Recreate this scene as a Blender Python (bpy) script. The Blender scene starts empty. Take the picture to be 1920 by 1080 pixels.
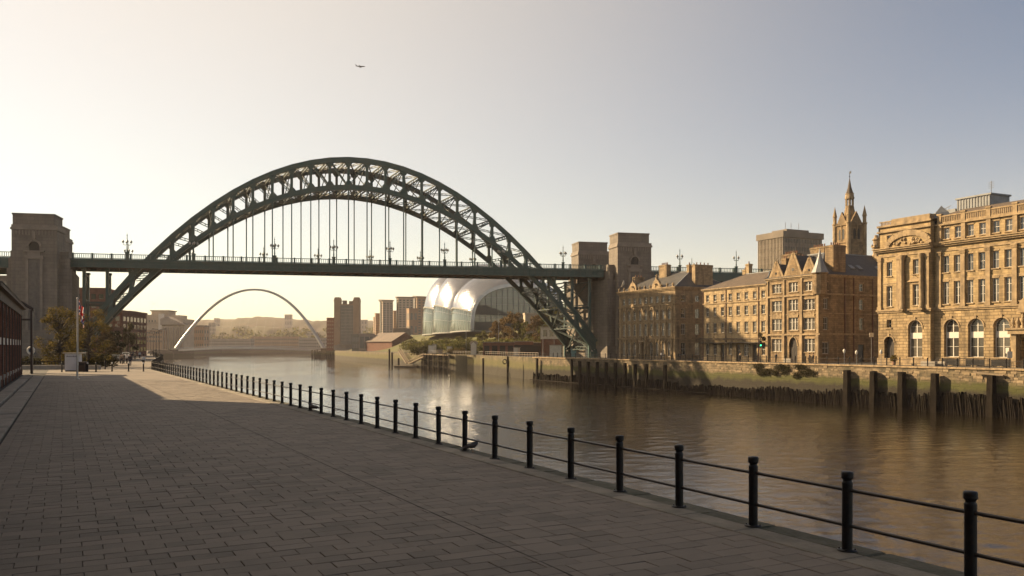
import bpy, bmesh, math, random
from mathutils import Vector, Matrix, noise
from mathutils.geometry import tessellate_polygon
R = math.radians
rnd = random.Random(7)
sc = bpy.context.scene
COL = sc.collection

# ---------------------------------------------------------------- camera, sky, sun, exposure
EYE = 2.85                      # eye height above the promenade (z = 0)
cam = bpy.data.cameras.new('camera')
cam.lens = 30.0; cam.sensor_width = 36.0
cam.shift_y = 110.0/1920.0
cam.clip_start = 0.1; cam.clip_end = 20000
cam_o = bpy.data.objects.new('camera', cam); COL.objects.link(cam_o)
cam_o.location = (0, 0, EYE); cam_o.rotation_euler = (R(90), 0, 0)
sc.camera = cam_o

SUN_AZ = -64.0                  # degrees, clockwise from +Y (negative is left of the view)
SUN_EL = 26.0
VEIL_SUN = (0.350, 0.245, 0.098); VEIL_LOW = (0.250, 0.138, 0.045)
world = bpy.data.worlds.new('World'); sc.world = world
world.use_nodes = True
wn = world.node_tree.nodes; wl = world.node_tree.links
bg = wn['Background']; bg.inputs['Strength'].default_value = 0.050
sky = wn.new('ShaderNodeTexSky'); sky.sky_type = 'NISHITA'
sky.sun_disc = False
sky.sun_elevation = R(SUN_EL); sky.sun_rotation = R(SUN_AZ)
sky.air_density = 1.0; sky.dust_density = 0.0; sky.ozone_density = 1.0
tint = wn.new('ShaderNodeMix'); tint.data_type = 'RGBA'; tint.blend_type = 'MULTIPLY'; tint.inputs[0].default_value = 1.0
tint.inputs[7].default_value = (0.93, 0.92, 0.91, 1); wl.new(sky.outputs[0], tint.inputs[6]); wl.new(tint.outputs[2], bg.inputs['Color'])
# spring haze veil on top of the clear sky: brighter towards the sun, peach towards the horizon, the same law all round
def wnode(kind, op=None, **k):
    n = wn.new(kind)
    if op: n.operation = op
    for a, b in k.items(): n.inputs[int(a[1:])].default_value = b
    return n
wtc = wn.new('ShaderNodeTexCoord')
nrm = wnode('ShaderNodeVectorMath', 'NORMALIZE'); wl.new(wtc.outputs['Generated'], nrm.inputs[0])
dot = wnode('ShaderNodeVectorMath', 'DOT_PRODUCT'); wl.new(nrm.outputs[0], dot.inputs[0])
dot.inputs[1].default_value = (math.sin(R(SUN_AZ))*math.cos(R(SUN_EL)), math.cos(R(SUN_AZ))*math.cos(R(SUN_EL)), math.sin(R(SUN_EL)))
sm_ = wn.new('ShaderNodeMapRange'); sm_.interpolation_type = 'SMOOTHSTEP'; sm_.inputs[1].default_value = -0.05; sm_.inputs[2].default_value = 1.0
wl.new(dot.outputs['Value'], sm_.inputs[0])
sep = wn.new('ShaderNodeSeparateXYZ'); wl.new(nrm.outputs[0], sep.inputs[0])
ab = wnode('ShaderNodeMath', 'ABSOLUTE'); wl.new(sep.outputs[2], ab.inputs[0])
mu_ = wnode('ShaderNodeMath', 'MULTIPLY', i1=-1/0.16); wl.new(ab.outputs[0], mu_.inputs[0])
ex = wnode('ShaderNodeMath', 'EXPONENT'); wl.new(mu_.outputs[0], ex.inputs[0])
def vscale(col, fac):
    v = wnode('ShaderNodeVectorMath', 'SCALE'); v.inputs[0].default_value = col; wl.new(fac, v.inputs['Scale']); return v.outputs[0]
ad_ = wnode('ShaderNodeVectorMath', 'ADD')
def thin(a, b, k):      # a * (1 - k*b)
    m1 = wnode('ShaderNodeMath', 'MULTIPLY_ADD', i1=-k, i2=1.0); wl.new(b, m1.inputs[0])
    m2 = wnode('ShaderNodeMath', 'MULTIPLY'); wl.new(a, m2.inputs[0]); wl.new(m1.outputs[0], m2.inputs[1]); return m2.outputs[0]
wl.new(vscale(VEIL_SUN, thin(sm_.outputs[0], ex.outputs[0], 0.6)), ad_.inputs[0]); wl.new(vscale(VEIL_LOW, thin(ex.outputs[0], sm_.outputs[0], 0.85)), ad_.inputs[1])
bg2 = wn.new('ShaderNodeBackground'); bg2.inputs['Strength'].default_value = 1.0; wl.new(ad_.outputs[0], bg2.inputs['Color'])
adds = wn.new('ShaderNodeAddShader'); wl.new(bg.outputs[0], adds.inputs[0]); wl.new(bg2.outputs[0], adds.inputs[1])
wl.new(adds.outputs[0], wn['World Output'].inputs['Surface'])

sl = bpy.data.lights.new('sun', 'SUN'); sl.energy = 5.0; sl.angle = R(0.55)
sl.color = (1.0, 0.74, 0.43)
so = bpy.data.objects.new('sun', sl); COL.objects.link(so)
sd = Vector((math.sin(R(SUN_AZ))*math.cos(R(SUN_EL)), math.cos(R(SUN_AZ))*math.cos(R(SUN_EL)), math.sin(R(SUN_EL))))
so.rotation_euler = (-sd).to_track_quat('-Z', 'Y').to_euler(); so.location = (-60, 60, 80)

sc.view_settings.view_transform = 'Standard'; sc.view_settings.look = 'None'
sc.view_settings.gamma = 1.0; sc.view_settings.use_curve_mapping = False
sc.view_settings.exposure = 1.14
sc.render.engine = 'CYCLES'
cy = sc.cycles
cy.use_denoising = True; cy.use_adaptive_sampling = True; cy.adaptive_threshold = 0.02
cy.max_bounces = 6; cy.diffuse_bounces = 2; cy.glossy_bounces = 3; cy.transmission_bounces = 4
cy.transparent_max_bounces = 6; cy.volume_bounces = 0
cy.sample_clamp_indirect = 6.0; cy.caustics_reflective = False; cy.caustics_refractive = False

# ---------------------------------------------------------------- helpers
class MB:
    """collects polygons; every shape goes through the current matrix m"""
    def __init__(s): s.v = []; s.f = []; s.mi = []; s.sm = []; s.m = Matrix.Identity(4); s.k = 0
    def add(s, vs, fs, smooth=False):
        b = len(s.v); m = s.m
        s.v += [tuple(m @ Vector(p)) for p in vs]
        for f in fs: s.f.append([b+i for i in f]); s.mi.append(s.k); s.sm.append(smooth)
        return s
    def box(s, x0, x1, y0, y1, z0, z1, top=1.0):
        if top == 1.0:
            vs = [(x0,y0,z0),(x1,y0,z0),(x1,y1,z0),(x0,y1,z0),(x0,y0,z1),(x1,y0,z1),(x1,y1,z1),(x0,y1,z1)]
        else:
            cx, cy_ = (x0+x1)/2, (y0+y1)/2; hx, hy = (x1-x0)/2*top, (y1-y0)/2*top
            vs = [(x0,y0,z0),(x1,y0,z0),(x1,y1,z0),(x0,y1,z0),(cx-hx,cy_-hy,z1),(cx+hx,cy_-hy,z1),(cx+hx,cy_+hy,z1),(cx-hx,cy_+hy,z1)]
        return s.add(vs, [(0,3,2,1),(4,5,6,7),(0,1,5,4),(1,2,6,5),(2,3,7,6),(3,0,4,7)])
    def bbox(s, x0, x1, y0, y1, z0, z1, b):
        """box with chamfered top edges"""
        vs = [(x0,y0,z0),(x1,y0,z0),(x1,y1,z0),(x0,y1,z0),(x0,y0,z1-b),(x1,y0,z1-b),(x1,y1,z1-b),(x0,y1,z1-b),
              (x0+b,y0+b,z1),(x1-b,y0+b,z1),(x1-b,y1-b,z1),(x0+b,y1-b,z1)]
        return s.add(vs, [(0,1,5,4),(1,2,6,5),(2,3,7,6),(3,0,4,7),(4,5,9,8),(5,6,10,9),(6,7,11,10),(7,4,8,11),(8,9,10,11)])
    def bar(s, p, q, w, h=None, up=(0,0,1)):
        h = w if h is None else h
        p, q = Vector(p), Vector(q); d = (q-p)
        if d.length < 1e-6: return s
        d.normalize(); a = d.cross(Vector(up))
        if a.length < 1e-3: a = d.cross(Vector((0,1,0)))
        a.normalize(); c = a.cross(d).normalized()
        vs = []
        for e in (p, q):
            for i, j in ((-1,-1),(1,-1),(1,1),(-1,1)): vs.append(tuple(e + a*(i*w/2) + c*(j*h/2)))
        return s.add(vs, [(3,2,1,0),(4,5,6,7),(0,1,5,4),(1,2,6,5),(2,3,7,6),(3,0,4,7)])
    def path(s, pts, rs, n=8, caps=True, smooth=True):
        pts = [Vector(p) for p in pts]
        if not hasattr(rs, '__len__'): rs = [rs]*len(pts)
        vs = []; fs = []
        prev = None
        for i, p in enumerate(pts):
            d = (pts[min(i+1, len(pts)-1)] - pts[max(i-1, 0)]).normalized()
            a = d.cross(Vector((0,0,1))) if prev is None else prev - d*prev.dot(d)
            if a.length < 1e-3: a = d.cross(Vector((1,0,0)))
            a.normalize(); prev = a; c = d.cross(a)
            for k in range(n):
                t = 2*math.pi*k/n
                vs.append(tuple(p + (a*math.cos(t) + c*math.sin(t))*rs[i]))
        for i in range(len(pts)-1):
            for k in range(n):
                k2 = (k+1) % n
                fs.append((i*n+k, i*n+k2, (i+1)*n+k2, (i+1)*n+k))
        s.add(vs, fs, smooth)
        if caps:
            s.add(vs[:n][::-1], [tuple(range(n))]); s.add(vs[-n:], [tuple(range(n))])
        return s
    def lathe(s, prof, n=12, c=(0,0,0), smooth=True, phase=0.0):
        vs = []; fs = []
        for r, z in prof:
            for k in range(n):
                t = 2*math.pi*k/n + phase
                vs.append((c[0]+r*math.cos(t), c[1]+r*math.sin(t), c[2]+z))
        m = len(prof)
        for i in range(m-1):
            for k in range(n):
                k2 = (k+1) % n
                fs.append((i*n+k, i*n+k2, (i+1)*n+k2, (i+1)*n+k))
        s.add(vs, fs, smooth)
        if prof[-1][0] > 1e-4: s.add(vs[-n:], [tuple(range(n))])
        if prof[0][0] > 1e-4: s.add(vs[:n][::-1], [tuple(range(n))])
        return s
    def prism(s, poly, a, b, axis='y'):
        """poly of 2D points extruded from a to b along axis"""
        def P(u, w, t):
            return (u, t, w) if axis == 'y' else ((t, u, w) if axis == 'x' else (u, w, t))
        n = len(poly)
        vs = [P(u, w, a) for u, w in poly] + [P(u, w, b) for u, w in poly]
        tris = tessellate_polygon([[Vector((u, w, 0)) for u, w in poly]])
        fs = [tuple(t) for t in tris] + [tuple(i+n for i in reversed(t)) for t in tris]
        fs += [(i, (i+1) % n, (i+1) % n + n, i+n) for i in range(n)]
        return s.add(vs, fs)
    def mesh(s, name, mats):
        me = bpy.data.meshes.new(name)
        me.from_pydata(s.v, [], s.f)
        for m in (mats if isinstance(mats, (list, tuple)) else [mats]): me.materials.append(m)
        me.polygons.foreach_set('material_index', s.mi)
        me.polygons.foreach_set('use_smooth', s.sm)
        me.validate(); me.update()
        return me
    def build(s, name, mats, parent=None, loc=None, fixn=False, **props):
        me = s.mesh(name, mats)
        if fixn:
            bm = bmesh.new(); bm.from_mesh(me); bmesh.ops.recalc_face_normals(bm, faces=bm.faces); bm.to_mesh(me); bm.free()
        return obj(name, me, parent, loc, **props)

def obj(name, me, parent=None, loc=None, rot=None, **props):
    o = bpy.data.objects.new(name, me); COL.objects.link(o)
    if parent is not None: o.parent = parent
    if loc is not None: o.location = loc
    if rot is not None: o.rotation_euler = rot if hasattr(rot, '__len__') else (0, 0, rot)
    for k, v in props.items(): o[k] = v
    return o
def thing(name, label, cat, loc=(0,0,0), rot=0.0, group=None):
    o = obj(name, None, None, loc, rot, label=label, category=cat)
    if group: o['group'] = group
    o.empty_display_size = 0.5
    return o
def tag(o, label, cat, group=None):
    o['label'] = label; o['category'] = cat
    if group: o['group'] = group
    return o
def kids(root):
    return [o for o in list(bpy.data.objects) if o.parent is root]
def copy_thing(root, loc, rot=None, label=None, scale=None, childmap=None):
    r = root.copy(); COL.objects.link(r); r.location = loc
    if rot is not None: r.rotation_euler = (0, 0, rot)
    if label: r['label'] = label
    if scale: r.scale = (scale,)*3
    for ch in (childmap or kids(root)):
        c = ch.copy(); COL.objects.link(c); c.parent = r
        for g in ch.children:
            d = g.copy(); COL.objects.link(d); d.parent = c
    return r
def at(px, Y, z=0.0):
    """ground position of something seen in column px of the photograph that stands Y metres off"""
    return Vector(((px-960.0)/1600.0*Y, Y, z))
ORD = ['first','second','third','fourth','fifth','sixth','seventh','eighth','ninth','tenth','eleventh','twelfth']

# ---------------------------------------------------------------- materials
def M(name, c1, c2=None, ns=2.0, rough=0.8, metal=0.0, bump=0.0, bs=25.0, blocks=None, isl=0.0, spec=0.5,
      c3=None, zbands=None, streak=None, emit=None, trans=0.0, detail=5.0, thr=(0.35, 0.65)):
    m = bpy.data.materials.new(name); m.use_nodes = True
    nt = m.node_tree; N = nt.nodes; L = nt.links
    b = N['Principled BSDF']
    b.inputs['Roughness'].default_value = rough; b.inputs['Metallic'].default_value = metal
    b.inputs['Specular IOR Level'].default_value = spec
    tc = N.new('ShaderNodeTexCoord')
    col = None
    def rgb(c): return (c[0], c[1], c[2], 1.0)
    def mix(f, a, c, mode='MIX'):
        x = N.new('ShaderNodeMix'); x.data_type = 'RGBA'; x.blend_type = mode
        for sock, val in ((x.inputs[0], f), (x.inputs[6], a), (x.inputs[7], c)):
            if isinstance(val, (int, float)): sock.default_value = val
            elif isinstance(val, tuple): sock.default_value = val
            else: L.new(val, sock)
        return x.outputs[2]
    col = rgb(c1)
    if c2 is not None:
        n = N.new('ShaderNodeTexNoise'); n.inputs['Scale'].default_value = ns; n.inputs['Detail'].default_value = detail
        n.inputs['Roughness'].default_value = 0.62
        L.new(tc.outputs['Object'], n.inputs['Vector'])
        mr = N.new('ShaderNodeMapRange'); mr.inputs[1].default_value = thr[0]; mr.inputs[2].default_value = thr[1]
        L.new(n.outputs[0], mr.inputs[0])
        col = mix(mr.outputs[0], rgb(c1), rgb(c2))
    if streak is not None:
        sc_, cs, amt = streak
        mp = N.new('ShaderNodeMapping'); mp.inputs['Scale'].default_value = sc_
        L.new(tc.outputs['Object'], mp.inputs[0])
        n = N.new('ShaderNodeTexNoise'); n.inputs['Scale'].default_value = 1.0; n.inputs['Detail'].default_value = 4
        L.new(mp.outputs[0], n.inputs['Vector'])
        mr = N.new('ShaderNodeMapRange'); mr.inputs[1].default_value = 0.48; mr.inputs[2].default_value = 0.75; mr.inputs[4].default_value = amt
        L.new(n.outputs[0], mr.inputs[0])
        col = mix(mr.outputs[0], col, rgb(cs))
    if isl:
        g = N.new('ShaderNodeNewGeometry'); oi = N.new('ShaderNodeObjectInfo')
        ad = N.new('ShaderNodeMath'); ad.operation = 'ADD'
        L.new(g.outputs['Random Per Island'], ad.inputs[0]); L.new(oi.outputs['Random'], ad.inputs[1])
        fr = N.new('ShaderNodeMath'); fr.operation = 'FRACT'; L.new(ad.outputs[0], fr.inputs[0])
        if c3 is not None:
            col = mix(fr.outputs[0], col, rgb(c3))
        mr = N.new('ShaderNodeMapRange'); mr.inputs[3].default_value = 1-isl; mr.inputs[4].default_value = 1+isl
        L.new(fr.outputs[0], mr.inputs[0])
        cb = N.new('ShaderNodeCombineColor')
        for i in range(3): L.new(mr.outputs[0], cb.inputs[i])
        col = mix(1.0, col, cb.outputs[0], 'MULTIPLY')
    hgt = None
    if blocks is not None:
        bw, bh, mort, dark, bstr = blocks
        sp = N.new('ShaderNodeSeparateXYZ'); L.new(tc.outputs['Object'], sp.inputs[0])
        ad = N.new('ShaderNodeMath'); ad.operation = 'ADD'; L.new(sp.outputs[0], ad.inputs[0]); L.new(sp.outputs[1], ad.inputs[1])
        cb = N.new('ShaderNodeCombineXYZ'); L.new(ad.outputs[0], cb.inputs[0]); L.new(sp.outputs[2], cb.inputs[1])
        br = N.new('ShaderNodeTexBrick'); L.new(cb.outputs[0], br.inputs['Vector'])
        br.inputs['Scale'].default_value = 1.0; br.inputs['Brick Width'].default_value = bw; br.inputs['Row Height'].default_value = bh
        br.inputs['Mortar Size'].default_value = mort; br.inputs['Mortar Smooth'].default_value = 0.3
        br.inputs['Color1'].default_value = (1,1,1,1); br.inputs['Color2'].default_value = (dark, dark, dark*0.97, 1)
        md = 0.45
        br.inputs['Mortar'].default_value = (md, md, md, 1)
        col = mix(1.0, col, br.outputs['Color'], 'MULTIPLY')
        hgt = br.outputs['Fac']
        bp = N.new('ShaderNodeBump'); bp.invert = True; bp.inputs['Strength'].default_value = bstr; bp.inputs['Distance'].default_value = 0.06
        L.new(hgt, bp.inputs['Height']); L.new(bp.outputs[0], b.inputs['Normal'])
        hgt = bp.outputs[0]
    if zbands is not None:
        # real growth and wet bands by height on a river wall: list of (z, colour), bottom to top, broken by noise
        sp = N.new('ShaderNodeSeparateXYZ'); L.new(tc.outputs['Object'], sp.inputs[0])
        n = N.new('ShaderNodeTexNoise'); n.inputs['Scale'].default_value = 0.55; n.inputs['Detail'].default_value = 9; n.inputs['Roughness'].default_value = 0.68
        L.new(tc.outputs['Object'], n.inputs['Vector'])
        ma = N.new('ShaderNodeMath'); ma.operation = 'MULTIPLY_ADD'; ma.inputs[1].default_value = 2.0; ma.inputs[2].default_value = -1.0
        L.new(n.outputs[0], ma.inputs[0])
        ad = N.new('ShaderNodeMath'); ad.operation = 'ADD'; L.new(sp.outputs[2], ad.inputs[0]); L.new(ma.outputs[0], ad.inputs[1])
        for z, w, c in zbands:       # below z becomes colour c
            mr = N.new('ShaderNodeMapRange'); mr.inputs[1].default_value = z-w/2; mr.inputs[2].default_value = z+w/2
            mr.inputs[3].default_value = 1.0; mr.inputs[4].default_value = 0.0; L.new(ad.outputs[0], mr.inputs[0])
            mm = N.new('ShaderNodeMath'); mm.operation = 'MULTIPLY'; mm.inputs[1].default_value = c[3]; L.new(mr.outputs[0], mm.inputs[0])
            col = mix(mm.outputs[0], col, rgb(c))
    if bump:
        n = N.new('ShaderNodeTexNoise'); n.inputs['Scale'].default_value = bs; n.inputs['Detail'].default_value = 4
        L.new(tc.outputs['Object'], n.inputs['Vector'])
        bp = N.new('ShaderNodeBump'); bp.inputs['Strength'].default_value = bump; bp.inputs['Distance'].default_value = 0.05
        L.new(n.outputs[0], bp.inputs['Height'])
        if hgt is not None: L.new(hgt, bp.inputs['Normal'])
        L.new(bp.outputs[0], b.inputs['Normal'])
    if isinstance(col, tuple): b.inputs['Base Color'].default_value = col
    else: L.new(col, b.inputs['Base Color'])
    if trans:
        out = N['Material Output']; t = N.new('ShaderNodeBsdfTranslucent'); ms = N.new('ShaderNodeMixShader')
        ms.inputs[0].default_value = trans
        if isinstance(col, tuple): t.inputs[0].default_value = col
        else: L.new(col, t.inputs[0])
        L.new(b.outputs[0], ms.inputs[1]); L.new(t.outputs[0], ms.inputs[2]); L.new(ms.outputs[0], out.inputs[0])
    if emit:
        b.inputs['Emission Color'].default_value = rgb(emit[0]); b.inputs['Emission Strength'].default_value = emit[1]
    return m

m_paver = M('paving', (0.200,0.164,0.128), (0.138,0.114,0.090), ns=1.1, rough=0.78, bump=0.35, bs=60, isl=0.10, streak=((0.22,0.22,0.22),(0.090,0.076,0.060),0.7), c3=(0.182,0.150,0.118))
m_joint = M('joint_sand', (0.045,0.038,0.032), (0.030,0.026,0.022), ns=6, rough=0.95)
m_coping = M('coping_stone', (0.27,0.235,0.185), (0.15,0.135,0.105), ns=1.3, rough=0.85, bump=0.6, bs=18, isl=0.15)
m_coping_wet = M('mossy_coping', (0.13,0.115,0.082), (0.06,0.062,0.035), ns=2.2, rough=0.9, bump=0.8, bs=14, isl=0.15)
m_slab = M('kerb_slab', (0.30,0.265,0.22), (0.20,0.175,0.145), ns=1.0, rough=0.85, bump=0.5, bs=30, isl=0.15)
m_black = M('black_paint', (0.010,0.010,0.011), (0.030,0.020,0.014), ns=7, thr=(0.52,0.72), rough=0.42, bump=0.2, bs=40, spec=0.25)
m_rail = M('black_rail', (0.012,0.010,0.009), (0.030,0.018,0.012), ns=5, rough=0.35)
m_asph = M('asphalt', (0.060,0.055,0.050), (0.045,0.042,0.040), ns=0.4, rough=0.9, bump=0.3, bs=40)
m_grass = M('rough_grass', (0.075,0.085,0.022), (0.12,0.10,0.03), ns=0.09, rough=0.95, bump=0.8, bs=2.0)
m_green = M('green_steel', (0.022,0.068,0.062), (0.034,0.076,0.066), ns=0.5, rough=0.5, bump=0.1, bs=8, streak=((0.8,0.8,0.1),(0.05,0.045,0.03),0.3))
m_green2 = M('green_steel_far', (0.020,0.052,0.048), (0.036,0.058,0.050), ns=0.7, rough=0.55, streak=((0.8,0.8,0.1),(0.07,0.055,0.035),0.35))
m_granite = M('tower_granite', (0.225,0.190,0.155), (0.160,0.136,0.112), ns=0.25, rough=0.85, blocks=(1.6,0.75,0.02,0.86,0.5), bump=0.25, bs=6, streak=((1.2,1.2,0.08),(0.11,0.10,0.09),0.6))
m_granite_l = M('tower_trim', (0.25,0.212,0.175), (0.18,0.153,0.127), ns=0.6, rough=0.85, bump=0.3, bs=5)
m_glass = M('window_glass', (0.014,0.015,0.017), (0.028,0.029,0.029), ns=0.6, rough=0.07, spec=0.9, isl=0.3, c3=(0.095,0.085,0.068))
m_dark = M('dark_interior', (0.012,0.011,0.010), rough=0.7)
m_white = M('white_sash', (0.62,0.58,0.50), (0.50,0.46,0.40), ns=3, rough=0.55)
m_water = None
# ---------------------------------------------------------------- water
def water_mat():
    m = bpy.data.materials.new('river_water'); m.use_nodes = True
    N = m.node_tree.nodes; L = m.node_tree.links; b = N['Principled BSDF']
    tc = N.new('ShaderNodeTexCoord')
    n0 = N.new('ShaderNodeTexNoise'); n0.inputs['Scale'].default_value = 0.03; n0.inputs['Detail'].default_value = 3
    L.new(tc.outputs['Object'], n0.inputs['Vector'])
    mr = N.new('ShaderNodeMapRange'); mr.inputs[1].default_value = 0.35; mr.inputs[2].default_value = 0.65
    L.new(n0.outputs[0], mr.inputs[0])
    mx = N.new('ShaderNodeMix'); mx.data_type = 'RGBA'; L.new(mr.outputs[0], mx.inputs[0])
    mx.inputs[6].default_value = (0.012,0.009,0.005,1); mx.inputs[7].default_value = (0.020,0.015,0.008,1)
    L.new(mx.outputs[2], b.inputs['Base Color'])
    b.inputs['Roughness'].default_value = 0.05; b.inputs['IOR'].default_value = 1.7
    # calm and ruffled patches
    mp0 = N.new('ShaderNodeMapping'); mp0.inputs['Rotation'].default_value = (0,0,R(27)); mp0.inputs['Scale'].default_value = (0.05,0.018,1)
    L.new(tc.outputs['Object'], mp0.inputs[0])
    np_ = N.new('ShaderNodeTexNoise'); np_.inputs['Scale'].default_value = 1; np_.inputs['Detail'].default_value = 4
    L.new(mp0.outputs[0], np_.inputs['Vector'])
    amp = N.new('ShaderNodeMapRange'); amp.inputs[1].default_value = 0.38; amp.inputs[2].default_value = 0.62
    amp.inputs[3].default_value = 0.45; amp.inputs[4].default_value = 1.0; L.new(np_.outputs[0], amp.inputs[0])
    prev = None
    for scx, scy, rot, dist, st, det in ((1.4,3.4,-10,0.022,1.0,4), (4.0,9.0,25,0.022,1.0,4)):
        mp = N.new('ShaderNodeMapping'); mp.inputs['Rotation'].default_value = (0,0,R(rot)); mp.inputs['Scale'].default_value = (scx,scy,1)
        L.new(tc.outputs['Object'], mp.inputs[0])
        n = N.new('ShaderNodeTexNoise'); n.inputs['Scale'].default_value = 1; n.inputs['Detail'].default_value = det
        n.inputs['Distortion'].default_value = 0.6
        L.new(mp.outputs[0], n.inputs['Vector'])
        mu = N.new('ShaderNodeMath'); mu.operation = 'MULTIPLY'; L.new(n.outputs[0], mu.inputs[0]); L.new(amp.outputs[0], mu.inputs[1])
        bp = N.new('ShaderNodeBump'); bp.inputs['Strength'].default_value = st; bp.inputs['Distance'].default_value = dist
        L.new(mu.outputs[0], bp.inputs['Height'])
        if prev: L.new(prev, bp.inputs['Normal'])
        prev = bp.outputs[0]
    L.new(prev, b.inputs['Normal'])
    return m
WZ = -6.15
def river():
    import numpy as np
    X0, X1, Y0, Y1, st = -84.0, 76.0, 2.0, 190.0, 0.27
    nx, ny = int((X1-X0)/st), int((Y1-Y0)/st)
    xs = np.linspace(X0, X1, nx+1); ys = np.linspace(Y0, Y1, ny+1)
    X, Y = np.meshgrid(xs, ys, indexing='ij')
    r = np.random.RandomState(5); H = np.zeros_like(X)
    mean = R(118)
    for k in range(60):
        lam = 0.75*(4.2/0.75)**r.rand(); a = mean + r.randn()*R(42); kk = 2*math.pi/lam
        amp = 0.021*lam/(2*math.pi) * (1.0 if lam < 1.8 else .45)
        ph = r.rand()*6.283
        # each train comes in gusts, so crests are short and uneven
        g = .5+.5*np.sin(X*math.cos(a+1.3)*.11*r.uniform(.5,1.6)+Y*math.sin(a+1.3)*.11*r.uniform(.5,1.6)+r.rand()*6.28)
        p = kk*(X*math.cos(a)+Y*math.sin(a)) + ph + 1.2*np.sin(.35*X+.21*Y+r.rand()*6)
        H += amp*g*(np.sin(p)+.25*np.sin(2*p+.6))
    # calm and ruffled reaches
    m = .5+.22*np.sin(X*.035+Y*.021+1)+.22*np.sin(-X*.05+Y*.043+2.2)+.15*np.sin(X*.11-Y*.017+.4)
    H *= np.clip(.45+.9*m, .35, 1.4)
    d = np.minimum(np.minimum(X-X0, X1-X), np.minimum(Y-Y0, Y1-Y)); H *= np.clip(d/14.0, 0, 1)
    V = np.stack([X, Y, WZ+H], -1).reshape(-1, 3)
    idx = np.arange((nx+1)*(ny+1)).reshape(nx+1, ny+1)
    F = np.stack([idx[:-1,:-1], idx[1:,:-1], idx[1:,1:], idx[:-1,1:]], -1).reshape(-1, 4)
    n0 = len(V); B = 1700
    ex = np.array([(-B,-400,WZ),(B,-400,WZ),(B,B,WZ),(-B,B,WZ),(X0,Y0,WZ),(X1,Y0,WZ),(X1,Y1,WZ),(X0,Y1,WZ)], float)
    V = np.concatenate([V, ex]); e = n0
    F2 = np.array([(e,e+1,e+5,e+4),(e+1,e+2,e+6,e+5),(e+2,e+3,e+7,e+6),(e+3,e,e+4,e+7)])
    F = np.concatenate([F, F2])
    me = bpy.data.meshes.new('river_water')
    me.vertices.add(len(V)); me.vertices.foreach_set('co', V.ravel())
    me.loops.add(F.size); me.loops.foreach_set('vertex_index', F.ravel().astype(np.int32))
    me.polygons.add(len(F)); me.polygons.foreach_set('loop_start', np.arange(0, F.size, 4, dtype=np.int32))
    me.polygons.foreach_set('use_smooth', np.concatenate([np.ones(len(F)-4, bool), np.zeros(4, bool)]))
    me.materials.append(water_mat()); me.update(calc_edges=True); me.validate()
    obj('river_water', me, kind='structure')
river()

# ---------------------------------------------------------------- land: promenade frame
PO = Vector((5.52, 10.27, 0)); PU = Vector((-0.4649, 0.8854, 0)); PV = Vector((0.8854, 0.4649, 0))
PANG = math.atan2(PV.y, PV.x)
def pw(v, u, z=0.0):
    p = PO + PV*v + PU*u; return Vector((p.x, p.y, z))
def land(name, poly, z, mat, zb=-8.0):
    mb = MB(); n = len(poly)
    tris = tessellate_polygon([[Vector((x, y, 0)) for x, y in poly]])
    mb.add([(x, y, z) for x, y in poly], [tuple(t) for t in tris])
    o = mb.build(name, mat, fixn=True, kind='structure')
    if o.data.polygons[0].normal.z < 0: o.data.flip_normals()
    return o
e0 = pw(0.05, -45); e1 = pw(0.05, 110)
LEFT_EDGE = [(e0.x, e0.y), (e1.x, e1.y), (-76.3, 187), (-175, 410), (-230, 540), (-276, 652), (-300, 720), (-326, 960), (-296, 1108), (-200, 1250), (0, 1400)]
land('ground', LEFT_EDGE + [(1400, 1500), (5000, 3000), (5000, 6500), (-5000, 6500), (-5000, -300)], -0.06, m_asph)
def RX(Y): return 113.9 - 0.4746*Y
RIGHT_EDGE = [(RX(-60), -60), (RX(226), 226), (-10.9, 290), (-25.7, 324), (-54, 411), (-95, 520), (-130, 626), (-132, 690), (-100, 820), (0, 1000), (300, 1150)]
land('ground', RIGHT_EDGE + [(1400, 1200), (5000, 1500), (5000, -300), (400, -300)], -0.06, m_asph)

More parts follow.
